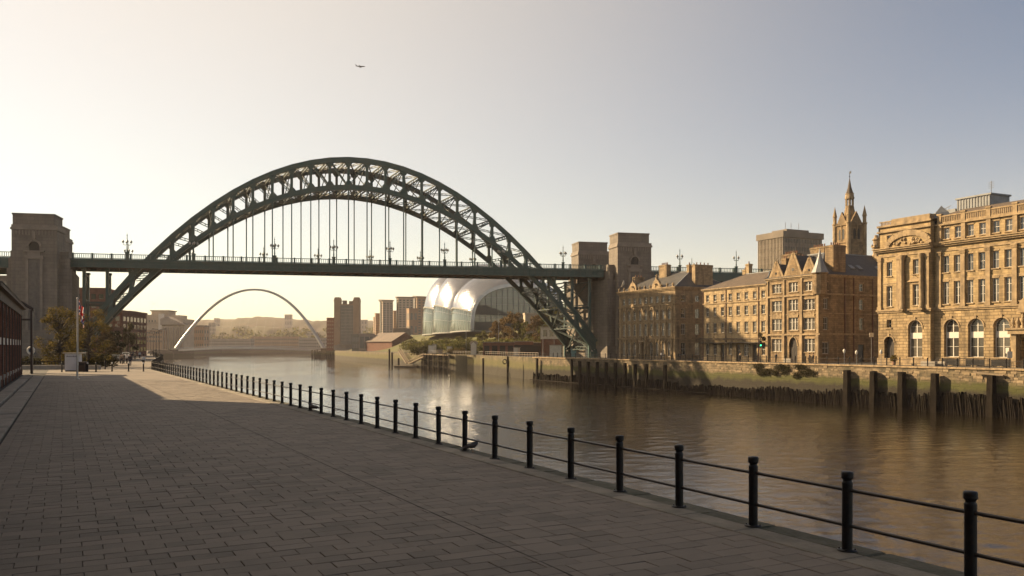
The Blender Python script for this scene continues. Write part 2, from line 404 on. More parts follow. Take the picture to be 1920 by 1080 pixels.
# quay walls (each a thing of the setting) -------------------------------------------------
m_quay = M('quay_stone', (0.27,0.20,0.12), (0.10,0.078,0.05), ns=0.7, rough=0.9, blocks=(0.85,0.42,0.03,0.72,0.9), bump=0.9, bs=5,
           zbands=[(-1.9,0.6,(0.055,0.058,0.010,0.92)), (-3.0,0.7,(0.022,0.017,0.009,1.0))], streak=((0.5,0.5,0.12),(0.06,0.06,0.03),0.7))
m_quay_l = M('quay_stone_left', (0.12,0.10,0.08), (0.07,0.06,0.05), ns=0.7, rough=0.9, blocks=(0.9,0.45,0.03,0.7,0.8), bump=0.8, bs=5,
           zbands=[(-2.5,1.0,(0.05,0.055,0.015,0.8)), (-4.4,0.6,(0.02,0.016,0.01,1.0))])
def wall_strip(name, pts, z0, z1, mat, t=0.8, sub=3.0, rough=0.12):
    """a thick wall following pts (2D), river face slightly uneven"""
    mb = MB(); P = []
    for (a, b) in zip(pts[:-1], pts[1:]):
        a, b = Vector(a), Vector(b); L = (b-a).length; n = max(1, int(L/sub)) if L < 260 else max(1, int(L/15))
        for i in range(n): P.append(a.lerp(b, i/n))
    P.append(Vector(pts[-1]))
    zs = [z0, z0+(z1-z0)*0.25, z0+(z1-z0)*0.5, z0+(z1-z0)*0.75, z1]
    vs = []
    for i, p in enumerate(P):
        d = (P[min(i+1, len(P)-1)]-P[max(i-1, 0)]).normalized(); nr = Vector((-d.y, d.x))
        for z in zs:
            o = (noise.noise(Vector((p.x*0.3, p.y*0.3, z*0.6)))*rough) if z != z1 else 0
            q = p + nr*o; vs.append((q.x, q.y, z))
        q = p + nr*t; vs.append((q.x, q.y, z1)); vs.append((q.x, q.y, z0))
    k = len(zs)+2; fs = []
    for i in range(len(P)-1):
        for j in range(k-1): fs.append((i*k+j, (i+1)*k+j, (i+1)*k+j+1, i*k+j+1))
    mb.add(vs, fs)
    return mb.build(name, mat, kind='structure', fixn=True)
m_quay_w = M('weedy_quay_stone', (0.21,0.155,0.085), (0.085,0.072,0.035), ns=0.5, rough=0.9, blocks=(0.95,0.45,0.03,0.7,0.9), bump=0.9, bs=4,
           zbands=[(-1.3,1.2,(0.085,0.078,0.016,0.8)), (-3.4,0.9,(0.030,0.024,0.012,1.0))], streak=((0.35,0.35,0.05),(0.045,0.045,0.02),0.8))
wall_strip('quay_wall_right', [RIGHT_EDGE[1], RIGHT_EDGE[0]], -8, 0.0, m_quay, t=0.9)
wall_strip('quay_wall_right', [RIGHT_EDGE[i] for i in range(1, 11)][::-1], -8, 0.0, m_quay_w, t=0.9)
wall_strip('quay_wall_left', LEFT_EDGE, -8, -0.058, m_quay_l, t=0.9)

# paving: root carries the promenade frame (x to the river, y along it) --------------------
prom = obj('promenade', None, None, PO, PANG, kind='structure')
mb = MB()
mb.box(-11.32, -0.50, -14, 112, -0.5, -0.030)
mb.build('joint_bed', m_joint, prom)
ROW, WID, G = 0.315, 0.53, 0.009
def in_view(x, y, m=1.15):
    return y > 0.5 and abs(x/y) < 0.6*m
pav = []
rows = int((72+14)/ROW)
for r_ in range(rows):
    u0 = -14 + r_*ROW; v = -11.30 - (WID/2 if r_ % 2 else 0) + rnd.uniform(-0.012, 0.012)
    while v < -0.52:
        w = WID*(1 if rnd.random() < .96 else 1.5)
        a, b = max(v, -11.30), min(v+w, -0.52)
        if b-a > 0.12:
            c = pw((a+b)/2, u0+ROW/2)
            if in_view(c.x, c.y, 1.25) and c.y > 2:
                pav.append((c.y*c.y, a, b, u0))
        v += w
pav.sort()
vis = [p for p in pav if p[0] > 8.6**2]
first = set(id(p) for p in vis[:290])
def paver_mb(mb, a, b, u0, z):
    t = rnd.uniform(-1, 1)*0.0025; t2 = rnd.uniform(-1, 1)*0.002
    x0, x1, y0, y1 = a+G/2, b-G/2, u0+G/2, u0+ROW-G/2; bv = 0.006
    tx = lambda x: t*(1 if x > (x0+x1)/2 else -1)
    vs = [(x0,y0,-0.06),(x1,y0,-0.06),(x1,y1,-0.06),(x0,y1,-0.06)]
    vs += [(x0,y0,z-bv+tx(x0)-t2),(x1,y0,z-bv+tx(x1)-t2),(x1,y1,z-bv+tx(x1)+t2),(x0,y1,z-bv+tx(x0)+t2)]
    vs += [(x0+bv,y0+bv,z+tx(x0)-t2),(x1-bv,y0+bv,z+tx(x1)-t2),(x1-bv,y1-bv,z+tx(x1)+t2),(x0+bv,y1-bv,z+tx(x0)+t2)]
    mb.add(vs, [(0,1,5,4),(1,2,6,5),(2,3,7,6),(3,0,4,7),(4,5,9,8),(5,6,10,9),(6,7,11,10),(7,4,8,11),(8,9,10,11)])
rest = MB()
for p in pav:
    z = rnd.uniform(-0.003, 0.003)
    if id(p) in first:
        one = MB(); paver_mb(one, p[1], p[2], p[3], z); one.build('paver', m_paver, prom)
    else: paver_mb(rest, p[1], p[2], p[3], z)
rest.build('pavers', m_paver, prom, kind='stuff')
mb = MB(); mb.box(-4.075, -4.055, -10, 72, -.02, 0.0042)
mb.build('drain_channel', m_joint, prom)
# farther paving: the material carries on from about 72 m
m_pfar = M('paving_far', (0.200,0.164,0.128), (0.145,0.120,0.096), ns=0.5, rough=0.8, bump=0.3, bs=20, streak=((0.22,0.22,0.22),(0.085,0.072,0.058),0.6))
mb = MB(); mb.box(-11.32, -0.50, 72.1, 112, -0.05, -0.004); mb.build('far_paving', m_pfar, prom)
poly = [pw(-0.3,112), Vector((-77,187,0)), Vector((-176,410,0)), Vector((-277,652,0)), Vector((-300,652,0)), Vector((-200,420,0)), Vector((-128,262,0)), pw(-11.32,112)]
land('pavement', [(p.x, p.y) for p in poly], -0.035, m_pfar)
poly = [pw(-11.3,112), pw(-11.3,88), pw(-30,88), pw(-60,112)]
land('pavement', [(p.x, p.y) for p in poly], -0.045, m_asph)

# river coping: two courses of long stones
u = -14.0
while u < 110:
    L = rnd.uniform(1.35, 2.1)
    mb = MB(); g = 0.012; j = rnd.uniform(-0.012, 0.012)
    mb.bbox(-0.50+j, -0.02, u+g, u+L-g, -0.5, 0.012+rnd.uniform(-0.006, 0.006), 0.014)
    mb.build('coping_stone', m_coping, prom)
    mb = MB(); mb.bbox(-0.005, 0.47+rnd.uniform(-0.03, 0.03), u+g+rnd.uniform(0, .02), u+L-g, -0.6, -0.012+rnd.uniform(-0.012, 0.012), 0.03)
    mb.build('coping_stone', m_coping_wet, prom)
    u += L
# the two rows of long slabs along the left side, some set higher, dark gaps between
def slab_row(v0, v1, us, up):
    for a, b in zip(us[:-1], us[1:]):
        mb = MB(); mb.bbox(v0, v1, a+0.10, b-0.10, -0.4, up+rnd.uniform(-0.02, 0.02), 0.015)
        mb.build('kerb_slab', m_slab, prom)
slab_row(-12.22, -11.36, [4,11.5,19.5,27.5,34,43,53,60,70,86], 0.10)
slab_row(-13.05, -12.34, [2,10,21,31,40,50,66,76,87], 0.16)
mb = MB(); mb.box(-11.35,-11.325,2,88,-0.3,0.02); mb.build('kerb_edge', m_joint, prom)

# ---------------------------------------------------------------- railing along the river: one fence
SP = 1.83
fence = thing('river_railing', 'black iron railing of round-topped posts and two rails along the promenade edge', 'railing', PO, PANG)
mb = MB()
mb.lathe([(0.071,0.0),(0.071,0.90),(0.073,0.93),(0.073,0.95),(0.060,0.965),(0.058,0.985),(0.072,1.0),(0.082,1.008),(0.083,1.03),(0.080,1.045),(0.083,1.056),(0.082,1.084),(0.070,1.097),(0.03,1.102)], 20)
me_post = mb.mesh('post', m_black)
mb = MB(); mb.lathe([(0.135,0.0),(0.135,0.012),(0.075,0.022)], 20)
for k in range(4):
    t = k*math.pi/2+.6; mb.lathe([(0.012,0.0),(0.012,0.028)], 6, (0.105*math.cos(t), 0.105*math.sin(t), 0.008), False)
me_plate = mb.mesh('base_plate', m_black)
mb = MB(); mb.path([(0,0.05,0),(0,SP-0.05,0)], 0.025, 8); me_rail = mb.mesh('rail', m_rail)
mb = MB(); mb.lathe([(0.040,-0.018),(0.044,0),(0.040,0.018)], 10); me_col = mb.mesh('rail_collar', m_black)
def bendpos(i):
    u = i*SP
    if u <= 108: return pw(0, u)
    a, b, c = pw(0, 108), Vector((-76.5, 187, 0)), Vector((-175.4, 410, 0)); L_ = (b-a).length
    return a+(b-a).normalized()*(u-108) if u-108 < L_ else b+(c-b).normalized()*(u-108-L_)
inv = Matrix.Rotation(-PANG, 4, 'Z') @ Matrix.Translation(-PO)
for i in range(-3, 150):
    q = inv @ bendpos(i); q2 = inv @ bendpos(i+1)
    a = math.atan2(q2.y-q.y, q2.x-q.x) - math.pi/2
    lean = (rnd.uniform(-.006,.006), rnd.uniform(-.006,.006), a)
    p = obj('post', me_post, fence, (q.x, q.y, 0.012), lean)
    if i < 40: obj('base_plate', me_plate, p, (0,0,0))
    if i < 149:
        for z in (0.855, 0.36): obj('rail', me_rail, fence, (q.x, q.y, z), (0, 0, a))
# ---------------------------------------------------------------- haze
def haze():
    mb = MB(); mb.box(-3200, 3200, -60, 3400, -9, 95)
    m = bpy.data.materials.new('haze'); m.use_nodes = True; N = m.node_tree.nodes
    N.remove(N['Principled BSDF']); v = N.new('ShaderNodeVolumePrincipled')
    v.inputs['Color'].default_value = (1.0, 0.88, 0.84, 1); v.inputs['Density'].default_value = 0.00011; v.inputs['Anisotropy'].default_value = 0.25
    m.node_tree.links.new(v.outputs[0], N['Material Output'].inputs['Volume'])
    mb.build('haze', m, kind='stuff')
haze()
# ---------------------------------------------------------------- the steel arch bridge
BO = Vector((-100.6, 196.0, 0))
def bl(s, w, z): return Vector((123.1*s - 5.6*w, 29.0*s + 13.0*w, z))
def zu(s): return 48.9 - 182*(s-.5)**2 + 0.6*math.exp(-((s-.5)/.12)**2)*0
def zl(s): return 42.1 - 165*(s-.5)**2
DK = 22.85
bridge = thing('arch_bridge', 'big green steel arch bridge with its road deck hung on rods across the river', 'bridge', BO)
nodes = [0.004] + [(n-.28)/28 for n in range(1, 29)] + [0.996]
cen = bl(1,0,0).normalized()
for w, mat_ in ((0, m_green), (1, m_green2)):
    rib = MB()
    # bearing shoe is the rib's own mesh
    for s, sg in ((0.004, 1), (0.996, -1)):
        p = bl(s, w, 0); rib.m = Matrix.Translation(p) @ Matrix.Rotation(math.atan2(29, 123.1), 4, 'Z')
        rib.box(-1.6, 1.6, -0.9, 0.9, -0.05, 1.6); rib.m = Matrix.Identity(4)
        a, b = (s, s+sg*0.030)
        P = [bl(a, w, zl(a)-.4), bl(b, w, zl(b)-.4), bl(b, w, zu(b)+.3), bl(a, w, zu(a)+.3)]
        pr = bl(0,1,0).normalized()*0.25
        rib.add([tuple(q-pr) for q in P]+[tuple(q+pr) for q in P], [(0,1,2,3),(7,6,5,4),(0,4,5,1),(1,5,6,2),(2,6,7,3),(3,7,4,0)])
    ro = rib.build('arch_rib', mat_, bridge)
    for i in range(len(nodes)-1):
        a, b = nodes[i], nodes[i+1]
        mb = MB(); mb.bar(bl(a,w,zu(a)), bl(b,w,zu(b)), 0.95, 1.05); mb.bar(bl(a,w,zu(a)+.56), bl(b,w,zu(b)+.56), 1.25, 0.09); mb.bar(bl(a,w,zu(a)-.56), bl(b,w,zu(b)-.56), 1.2, 0.09); mb.build('upper_chord', mat_, ro)
        mb = MB(); mb.bar(bl(a,w,zl(a)), bl(b,w,zl(b)), 0.95, 1.05); mb.bar(bl(a,w,zl(a)+.56), bl(b,w,zl(b)+.56), 1.2, 0.09); mb.bar(bl(a,w,zl(a)-.56), bl(b,w,zl(b)-.56), 1.25, 0.09); mb.build('lower_chord', mat_, ro)
        if i:
            mb = MB(); mb.bar(bl(a,w,zl(a)), bl(a,w,zu(a)), 0.60, 0.66, up=cen)
            # riveted plates where the post meets the chords
            for zz, sg in ((zl(a), 1), (zu(a), -1)):
                fz = zl if sg > 0 else zu; c = bl(a, w, zz); t = (bl(a+.004, w, fz(a+.004))-bl(a-.004, w, fz(a-.004))).normalized()*1.5; n_ = bl(0,1,0).normalized()*0.40
                q = [c-t-Vector((0,0,.2*sg)), c+t-Vector((0,0,.2*sg)), c+cen*.45+Vector((0,0,1.55*sg)), c-cen*.45+Vector((0,0,1.55*sg))]
                mb.add([tuple(p-n_) for p in q]+[tuple(p+n_) for p in q], [(0,1,2,3),(7,6,5,4),(0,4,5,1),(1,5,6,2),(2,6,7,3),(3,7,4,0)])
            mb.build('web_post', mat_, ro)
        if 0 < i < len(nodes)-2 and not (0.47 < (a+b)/2 < 0.53 and False):
            left = (a+b)/2 < 0.5
            p, q = (bl(a,w,zu(a)), bl(b,w,zl(b))) if left else (bl(a,w,zl(a)), bl(b,w,zu(b)))
            mb = MB(); d = (q-p).normalized()*0.9
            side = cen*0 + Vector((0,0,0.26))
            mb.bar(p+d+side, q-d+side, 0.5, 0.16); mb.bar(p+d-side, q-d-side, 0.5, 0.16)
            L_ = (q-p).length; n = max(2, int(L_/1.3))
            for k in range(1, n): c = (p+d).lerp(q-d, k/n); mb.bar(c-side, c+side, 0.4, 0.12, up=cen)
            mb.build('web_diagonal', mat_, ro)
# bracing between the ribs
for i, s in enumerate(nodes[1:-1]):
    for f, nm in ((zu, 'top_strut'), (zl, 'bottom_strut')):
        z = f(s)
        if nm == 'bottom_strut' and DK-3 < z < DK+6: continue
        mb = MB(); p, q = bl(s,0,z), bl(s,1,z); v = Vector((0,0,.38))
        mb.bar(p+v,q+v,.35,.22); mb.bar(p-v,q-v,.35,.22)
        n = 7
        for k in range(n): mb.bar(p.lerp(q,k/n)+(v if k%2 else -v), p.lerp(q,(k+1)/n)+(-v if k%2 else v), .12)
        mb.build(nm, m_green2, bridge)
        if i < len(nodes)-3:
            s2 = nodes[i+2]; z2 = f(s2)
            if nm == 'bottom_strut' and DK-3 < z2 < DK+6: continue
            for wa, wb in ((0,1),(1,0)):
                mb = MB(); p, q = bl(s,wa,z), bl(s2,wb,z2); v = Vector((0,0,.2))
                mb.bar(p+v,q+v,.16); mb.bar(p-v,q-v,.16)
                for k in range(8): mb.bar(p.lerp(q,k/8)+(v if k%2 else -v), p.lerp(q,(k+1)/8)+(-v if k%2 else v), .07)
                mb.build('lateral_brace', m_green2, bridge)
    if zl(s) > DK+7 and i % 1 == 0:
        mb = MB(); mb.bar(bl(s,0,zl(s)), bl(s,1,zu(s)), .18); mb.bar(bl(s,1,zl(s)), bl(s,0,zu(s)), .18); mb.build('sway_brace', m_green2, bridge)
    if zu(s) < DK-2:
        mb = MB(); mb.bar(bl(s,0,zl(s)), bl(s,1,zu(s)), .2); mb.bar(bl(s,1,zl(s)), bl(s,0,zu(s)), .2); mb.build('sway_brace', m_green2, bridge)
# hangers
for w in (0, 1):
    for s in nodes[1:-1]:
        if zl(s) > DK+1.8:
            mb = MB(); mb.bar(bl(s,w,DK-.8), bl(s,w,zl(s)-.5), .30, .26, up=cen)
            mb.bar(bl(s,w,zl(s)-1.5), bl(s,w,zl(s)-.4), .8, .3, up=cen)
            mb.build('hanger', m_green, bridge)
# columns under the deck ends
for w in (0, 1):
    for s in (0.017, 0.056, 0.095, 0.907, 0.945, 0.983):
        z0 = zu(s)+.3 if zu(s) < DK-1 else zl(s)
        if s in (0.017, 0.983): z0 = -0.05
        mb = MB(); mb.bar(bl(s,w,z0), bl(s,w,DK-1.9), .85, .6, up=cen); mb.bar(bl(s,w,DK-2.4), bl(s,w,DK-1.9), 1.3, .9, up=cen)
        mb.build('column', m_green, bridge)
for s in (0.017, 0.056, 0.945, 0.983):
    z0 = 2 if s in (0.017, 0.983) else zu(s)+.5
    n = 3; mb = MB()
    for k in range(n):
        za, zb = z0+(DK-3-z0)*k/n, z0+(DK-3-z0)*(k+1)/n
        mb.bar(bl(s,0,za), bl(s,1,zb), .22); mb.bar(bl(s,1,za), bl(s,0,zb), .22); mb.bar(bl(s,0,zb), bl(s,1,zb), .3)
    mb.build('column_bracing', m_green2, bridge)
for w in (0, 1):
    for sa, sb in ((0.017,0.056),(0.945,0.983)):
        mb = MB(); z0 = 9
        mb.bar(bl(sa,w,z0+4), bl(sb,w,z0+4), .5, .5)
        mb.build('column_tie', m_green2, bridge)
# deck
S0, S1 = -0.9, 1.42
mb = MB()
def slab(mb, s0, s1, w0, w1, z0, z1):
    P = [bl(s0,w0,z0), bl(s1,w0,z0), bl(s1,w1,z0), bl(s0,w1,z0), bl(s0,w0,z1), bl(s1,w0,z1), bl(s1,w1,z1), bl(s0,w1,z1)]
    mb.add([tuple(p) for p in P], [(0,3,2,1),(4,5,6,7),(0,1,5,4),(1,2,6,5),(2,3,7,6),(3,0,4,7)])
slab(mb, S0, S1, -.19, 1.19, DK-.35, DK)
mb.build('road_deck', m_asph, bridge)
for w, sg in ((-.2, -1), (1.2, 1)):
    mb = MB()
    a0, a1 = -0.004, 1.0
    gd = 1.95 if sg < 0 else 1.3
    slab(mb, a0, a1, w-.012, w+.012, DK-gd+.1, DK-.3)
    slab(mb, a0, a1, w-.04, w+.04, DK-.3, DK-.02)
    slab(mb, a0, a1, w-.035, w+.035, DK-gd, DK-gd+.14)
    slab(mb, a0, a1, w-.026, w+.026, DK-1.0, DK-.9)
    n = 84
    for k in range(n+1):
        s = a0+(a1-a0)*k/n; slab(mb, s-.0012, s+.0012, w-.024, w+.024, DK-gd+.13, DK-.3)
    mb.build('edge_girder', m_green, bridge)
mb = MB()
for k in range(57):
    s = 0.0+k/56; slab(mb, s-.0025, s+.0025, -.18, 1.18, DK-1.15, DK-.36)
for w in (.2,.5,.8): slab(mb, 0, 1, w-.02, w+.02, DK-1.0, DK-.37)
mb.build('deck_beams', M('deck_underside', (0.09,0.055,0.03), (0.05,0.04,0.03), ns=0.5, rough=0.8), bridge, kind='stuff')
# parapets: rails, standards and closely spaced balusters
for w in (-.22, 1.22):
    for a0, a1 in ((S0, -.10), (0, 1.0), (1.10, S1)):
        mb = MB()
        mb.bar(bl(a0,w,DK+1.12), bl(a1,w,DK+1.12), .22, .14); mb.bar(bl(a0,w,DK+.12), bl(a1,w,DK+.12), .2, .16)
        mb.build('parapet_rail', m_green, bridge)
        mb = MB(); L_ = (a1-a0)*126.5; n = int(L_/.45)
        for k in range(n+1):
            s = a0+(a1-a0)*k/n
            if k % 9 == 0: mb.bar(bl(s,w,DK), bl(s,w,DK+1.28), .5, .4, up=cen)
            else: mb.bar(bl(s,w,DK+.1), bl(s,w,DK+1.1), .15, .10, up=cen)
        mb.build('parapet_balusters', m_green, bridge, kind='stuff')
# approach viaduct girders beyond the towers
for a0, a1 in ((S0, -.09), (1.10, S1)):
    for w in (-.2, 1.2):
        mb = MB(); slab(mb, a0, a1, w-.03, w+.03, DK-2.4, DK-.02); mb.build('approach_girder', m_green, bridge)
    mb = MB(); n = 4
    for k in range(1, n+1):
        s = a0+(a1-a0)*(k/n)
        slab(mb, s-.012, s+.012, -.1, 1.1, -.1, DK-.4)
    mb.build("approach_piers", m_granite, bridge, kind="stuff")

# stone towers: two at each end
def frame_at(s, w, z=0): return Matrix.Translation(BO + bl(s, w, z))
BANG = math.atan2(29.0, 123.1)
def tower(s0, s1, w0, w1, label, front):
    c = BO + bl((s0+s1)/2, (w0+w1)/2, 0)
    t = thing('bridge_tower', label, 'tower', c, BANG, 'granite towers at the ends of the arch bridge')
    hx = (s1-s0)*126.5/2; hy = (w1-w0)*14.15/2
    mb = MB()
    mb.box(-hx, hx, -hy, hy, 0, 28.6); mb.box(-hx-.25, hx+.25, -hy-.25, hy+.25, 0, 2.2); mb.box(-hx-.12, hx+.12, -hy-.12, hy+.12, 2.2, 6.4)
    mb.build('shaft', m_granite, t)
    mb = MB()
    mb.box(-hx-.22, hx+.22, -hy-.22, hy+.22, 28.6, 29.1); mb.box(-hx-.05, hx+.05, -hy-.05, hy+.05, 29.1, 29.7)
    n = 14
    for k in range(n):
        x = -hx+.3+(2*hx-.6)*k/(n-1)
        for y in (-hy-.12, hy+.02): mb.box(x-.16, x+.16, y, y+.1, 27.5, 28.5)
    mb.build('cornice', m_granite_l, t)
    mb = MB(); mb.box(-hx+.15, hx-.55, -hy+.2, hy-.2, 29.7, 31.9); mb.box(-hx+.02, hx-.42, -hy+.07, hy-.07, 31.9, 32.25)
    mb.build('attic_block', m_granite, t)
    for sg in (-1, 1):
        if sg == 1 and front is None: pass
        y = sg*hy; o = -1 if sg < 0 else 1
        mb = MB()   # stone surround of niche and long recessed panel strip
        def fb(x0,x1,a,b,z0,z1): mb.box(x0, x1, min(y+o*a, y+o*b), max(y+o*a, y+o*b), z0, z1)
        fb(-1.7,-1.15,0.0,.28,6.5,22.2); fb(1.15,1.7,0.0,.28,6.5,22.2); fb(-1.9,1.9,0.0,.40,22.2,22.9); fb(-1.3,1.3,0,.3,22.9,23.7); fb(-2.1,2.1,0,.5,23.7,24.0)
        for k in range(9):   # ring of the round niche
            a0 = math.pi*k/9; a1 = math.pi*(k+1)/9
            mb.bar((1.25*math.cos(a0), y+o*.12, 25.0+1.25*math.sin(a0)), (1.25*math.cos(a1), y+o*.12, 25.0+1.25*math.sin(a1)), .42, .42, up=(0,1,0))
        fb(-.3,.3,0,.45,26.5,28.2)
        mb.build('stone_surround', m_granite_l, t)
        mb = MB()
        def fc(x0,x1,a,b,z0,z1): mb.box(x0, x1, min(y+o*a, y+o*b), max(y+o*a, y+o*b), z0, z1)
        fc(-1.14,1.14,0,.06,6.5,22.2)
        for k in range(4): fc(-.8,.8,.06,.14,7.4+k*3.7,7.8+k*3.7+.2); fc(-.45,.45,.06,.2,8.6+k*3.7,10.2+k*3.7)
        mb.build('carved_panel', M('tower_panel', (0.16,0.145,0.125), (0.12,0.11,0.10), ns=1.5, rough=0.9, bump=0.6, bs=3), t)
        mb = MB(); P = [(1.0*math.cos(math.pi*k/8), 25.0+1.0*math.sin(math.pi*k/8)) for k in range(9)]+[(-1.0,24.05),(1.0,24.05)]
        mb.prism(P, min(y+o*.01,y+o*.05), max(y+o*.01,y+o*.05), 'y'); mb.build('niche_window', m_dark, t)
    return t
tower(-.091, -.019, -.47, .0, 'nearer granite bridge tower on the left bank, beside the arch foot and behind the tree', True)
tower(-.091, -.019, 1.0, 1.47, 'granite bridge tower on the left bank, mostly hidden behind the nearer left tower', True)
tower(1.021, 1.094, -.47, .0, 'taller-looking nearer granite bridge tower on the right bank next to the arcaded stone building', True)
tower(1.018, 1.090, 1.0, 1.47, 'farther granite bridge tower on the right bank, showing left of the nearer one', True)
for s0, s1, lab in ((-.106, -.0, 'left'), (1.0, 1.106, 'right')):
    mb = MB(); P = MB()
    def sl3(mb, a, b, w0, w1, z0, z1):
        Q = [BO+bl(x, w, z) for z in (z0, z1) for (x, w) in ((a,w0),(b,w0),(b,w1),(a,w1))]
        mb.add([tuple(q) for q in Q], [(0,3,2,1),(4,5,6,7),(0,1,5,4),(1,2,6,5),(2,3,7,6),(3,0,4,7)])
    sl3(mb, s0+.001, s1-.001, -.36, 1.36, 0, DK-2.65); sl3(mb, s0+.006, s1-.006, -.30, -.225, DK-2.65, DK+1.3); sl3(mb, s0+.006, s1-.006, 1.225, 1.30, DK-2.65, DK+1.3)
    sl3(mb, s0-.003, s1+.003, -.42, 1.42, 0, 3.0)
    for k in range(5):
        x = s0+.008+k*(s1-s0-.016)/4; sl3(mb, x-.004, x+.004, -.375, -.2, 3.0, DK-.4)
    tag(mb.build('bridge_abutment', m_granite), 'granite abutment under the %s end of the arch bridge deck' % lab, 'abutment', 'granite abutments of the arch bridge')

# lamps standing on the bridge parapets
mb = MB(); mb.box(-.32,.32,-.32,.32,0,1.5); mb.box(-.42,.42,-.42,.42,1.5,1.7)
mb.path([(0,0,1.7),(0,0,5.6)], [.16,.07], 8); mb.lathe([(.1,0),(.22,.2),(.1,.4)], 8, (0,0,2.0)); mb.lathe([(.05,0),(.14,.15),(.05,.35),(.0,.9)], 8, (0,0,5.4))
for k in range(4):
    t = k*math.pi/2+.5; dx, dy = math.cos(t), math.sin(t)
    mb.path([(0,0,3.5),(dx*.4,dy*.4,3.25),(dx*.8,dy*.8,3.4),(dx*.85,dy*.85,3.75)], .055, 5)
me_lp = mb.mesh('lamp_stand', m_green)
mb = MB()
mb.lathe([(.08,0),(.25,.15),(.27,.4),(.12,.6),(.03,.72)], 8)
me_lh = mb.mesh('lamp_globe', M('frosted_globe', (0.35,0.34,0.30), rough=0.3))
bl_lamps = []
where = {.09:'left of the arch where it dips under the deck', .204:'just right of where the arch leaves the deck on the left', .348:'left of the hung middle of the deck', .457:'just left of the crown of the arch', .564:'just right of the crown of the arch', .671:'right of the hung middle of the deck', .785:'where the rods get short on the right', .914:'beyond the arch foot on the right', -.16:'left of the left granite tower', 1.17:'over the roof of the arcaded stone building', 1.30:'over the chimneys left of the plain sandstone terrace'}
for w, side in ((-.22,'near'), (1.22,'far')):
    for s in where:
        p = BO + bl(s, w, DK)
        t = thing('bridge_lamp', 'ornate lamp, %s parapet, %s' % (side, where[s]), 'street lamp', p, 0, 'ornate lamps along the bridge parapets')
        obj('lamp_stand', me_lp, t)
        for k in range(4):
            a = k*math.pi/2+.5; obj('lamp_globe', me_lh, t, (.85*math.cos(a), .85*math.sin(a), 3.75))

# ---------------------------------------------------------------- tilting footbridge
m_mb = M("pale_steel", (0.40,0.40,0.39), (0.34,0.34,0.33), ns=0.2, rough=0.35, metal=0.3)
Ymb = 690.0
xl, xr = (330-960)/1600*Ymb, (607-960)/1600*Ymb
mbt = thing('tilting_footbridge', 'slender white steel arch footbridge far down the river with a curved low deck', 'bridge', ((xl+xr)/2, Ymb, 0))
H = (xr-xl)/2
mb = MB(); pts = []; rs = []
for i in range(41):
    t = -1+2*i/40; z = 48.6*(1-abs(t)**2.1)+1.2
    pts.append((t*H, 12*(1-t*t), z)); rs.append(1.45-.65*(1-abs(t)))
mb.path(pts, rs, 8); mb.build('arch', m_mb, mbt)
mb = MB()
for i in range(40):
    t, t2 = -1+2*i/40, -1+2*(i+1)/40
    f = lambda t: (t*H*1.04, -16*(1-t*t), -0.8+2.6*(1-t*t))
    mb.bar(f(t), f(t2), 5.0, 1.5)
mb.build('walkway', m_white, mbt)
mb = MB()
for i in range(121):
    t = -1+2*i/120; x, y, z = f(t)
    for dy in (-2.4, 2.4): mb.bar((x,y+dy,z+.4),(x,y+dy,z+1.9),.12)
for dy in (-2.4, 2.4):
    for i in range(40):
        a, b = f(-1+2*i/40), f(-1+2*(i+1)/40); mb.bar((a[0],a[1]+dy,a[2]+1.9),(b[0],b[1]+dy,b[2]+1.9),.15)
mb.build('walkway_railing', m_mb, mbt, kind='stuff')
for i in range(1, 18):
    t = -1+2*i/18; a = (t*H, 12*(1-t*t), 48.6*(1-abs(t)**2.1)+1.2); b = f(t)
    mb = MB(); mb.path([a, b], .035, 4); mb.build('cable', m_mb, mbt)
m_pier = M('dark_pier', (0.10,0.08,0.06), (0.06,0.05,0.04), ns=0.2, rough=0.9, zbands=[(-2.5,1,(0.03,0.03,0.015,.9))])
for x, lab, nm in ((xl-6, 'dark concrete pier under the left foot of the white footbridge', 'L'), (xr+6, 'rugged stone and timber pier under the right foot of the white footbridge', 'R')):
    mb = MB(); c = x
    if nm == 'L': mb.box(c-22, c+14, Ymb-26, Ymb+18, -8, -.8); mb.box(c-20, c+10, Ymb-22, Ymb+14, -.8, .6)
    else:
        mb.box(c-8, c+16, Ymb-26, Ymb+16, -8, -1.2)
        for k in range(14):
            xx = c-9+k*1.9; h = rnd.uniform(-.6, .9); mb.box(xx-.6, xx+.6, Ymb-27.2, Ymb-25.8, -8, h)
        mb.box(c-4, c+6, Ymb-20, Ymb, -1.2, 1.6); mb.box(c+14, c+16.5, Ymb-26, Ymb-20, -1.2, 3.0)
    tag(mb.build('footbridge_pier', m_pier if nm == 'L' else m_quay), lab, 'pier')
# ---------------------------------------------------------------- buildings
def sandstone(name, c1, c2, bw=0.9, bh=0.36, bstr=0.5, mort=0.02):
    return M(name, c1, c2, ns=0.55, rough=0.88, blocks=(bw, bh, mort, 0.68, bstr), bump=0.35, bs=7, streak=((0.9,0.9,0.12),(0.06,0.042,0.026),0.75), thr=(0.35,0.65))
m_sA = sandstone('arcade_sandstone', (0.45,0.325,0.185), (0.26,0.185,0.105))
m_sB = sandstone('terrace_sandstone', (0.52,0.38,0.21), (0.36,0.26,0.145))
m_sC = sandstone('gothic_sandstone', (0.37,0.25,0.13), (0.19,0.13,0.07))
m_sD = sandstone('office_sandstone', (0.50,0.36,0.18), (0.32,0.225,0.115), bstr=0.25)
m_sDr = sandstone('rusticated_sandstone', (0.48,0.34,0.175), (0.24,0.17,0.09), bw=1.3, bh=0.46, bstr=1.0, mort=0.045)
m_trA = M('dressed_stone', (0.39,0.28,0.155), (0.21,0.15,0.085), ns=1.2, rough=0.85, bump=0.3, bs=8, streak=((1.5,1.5,0.3),(0.09,0.065,0.04),0.6))
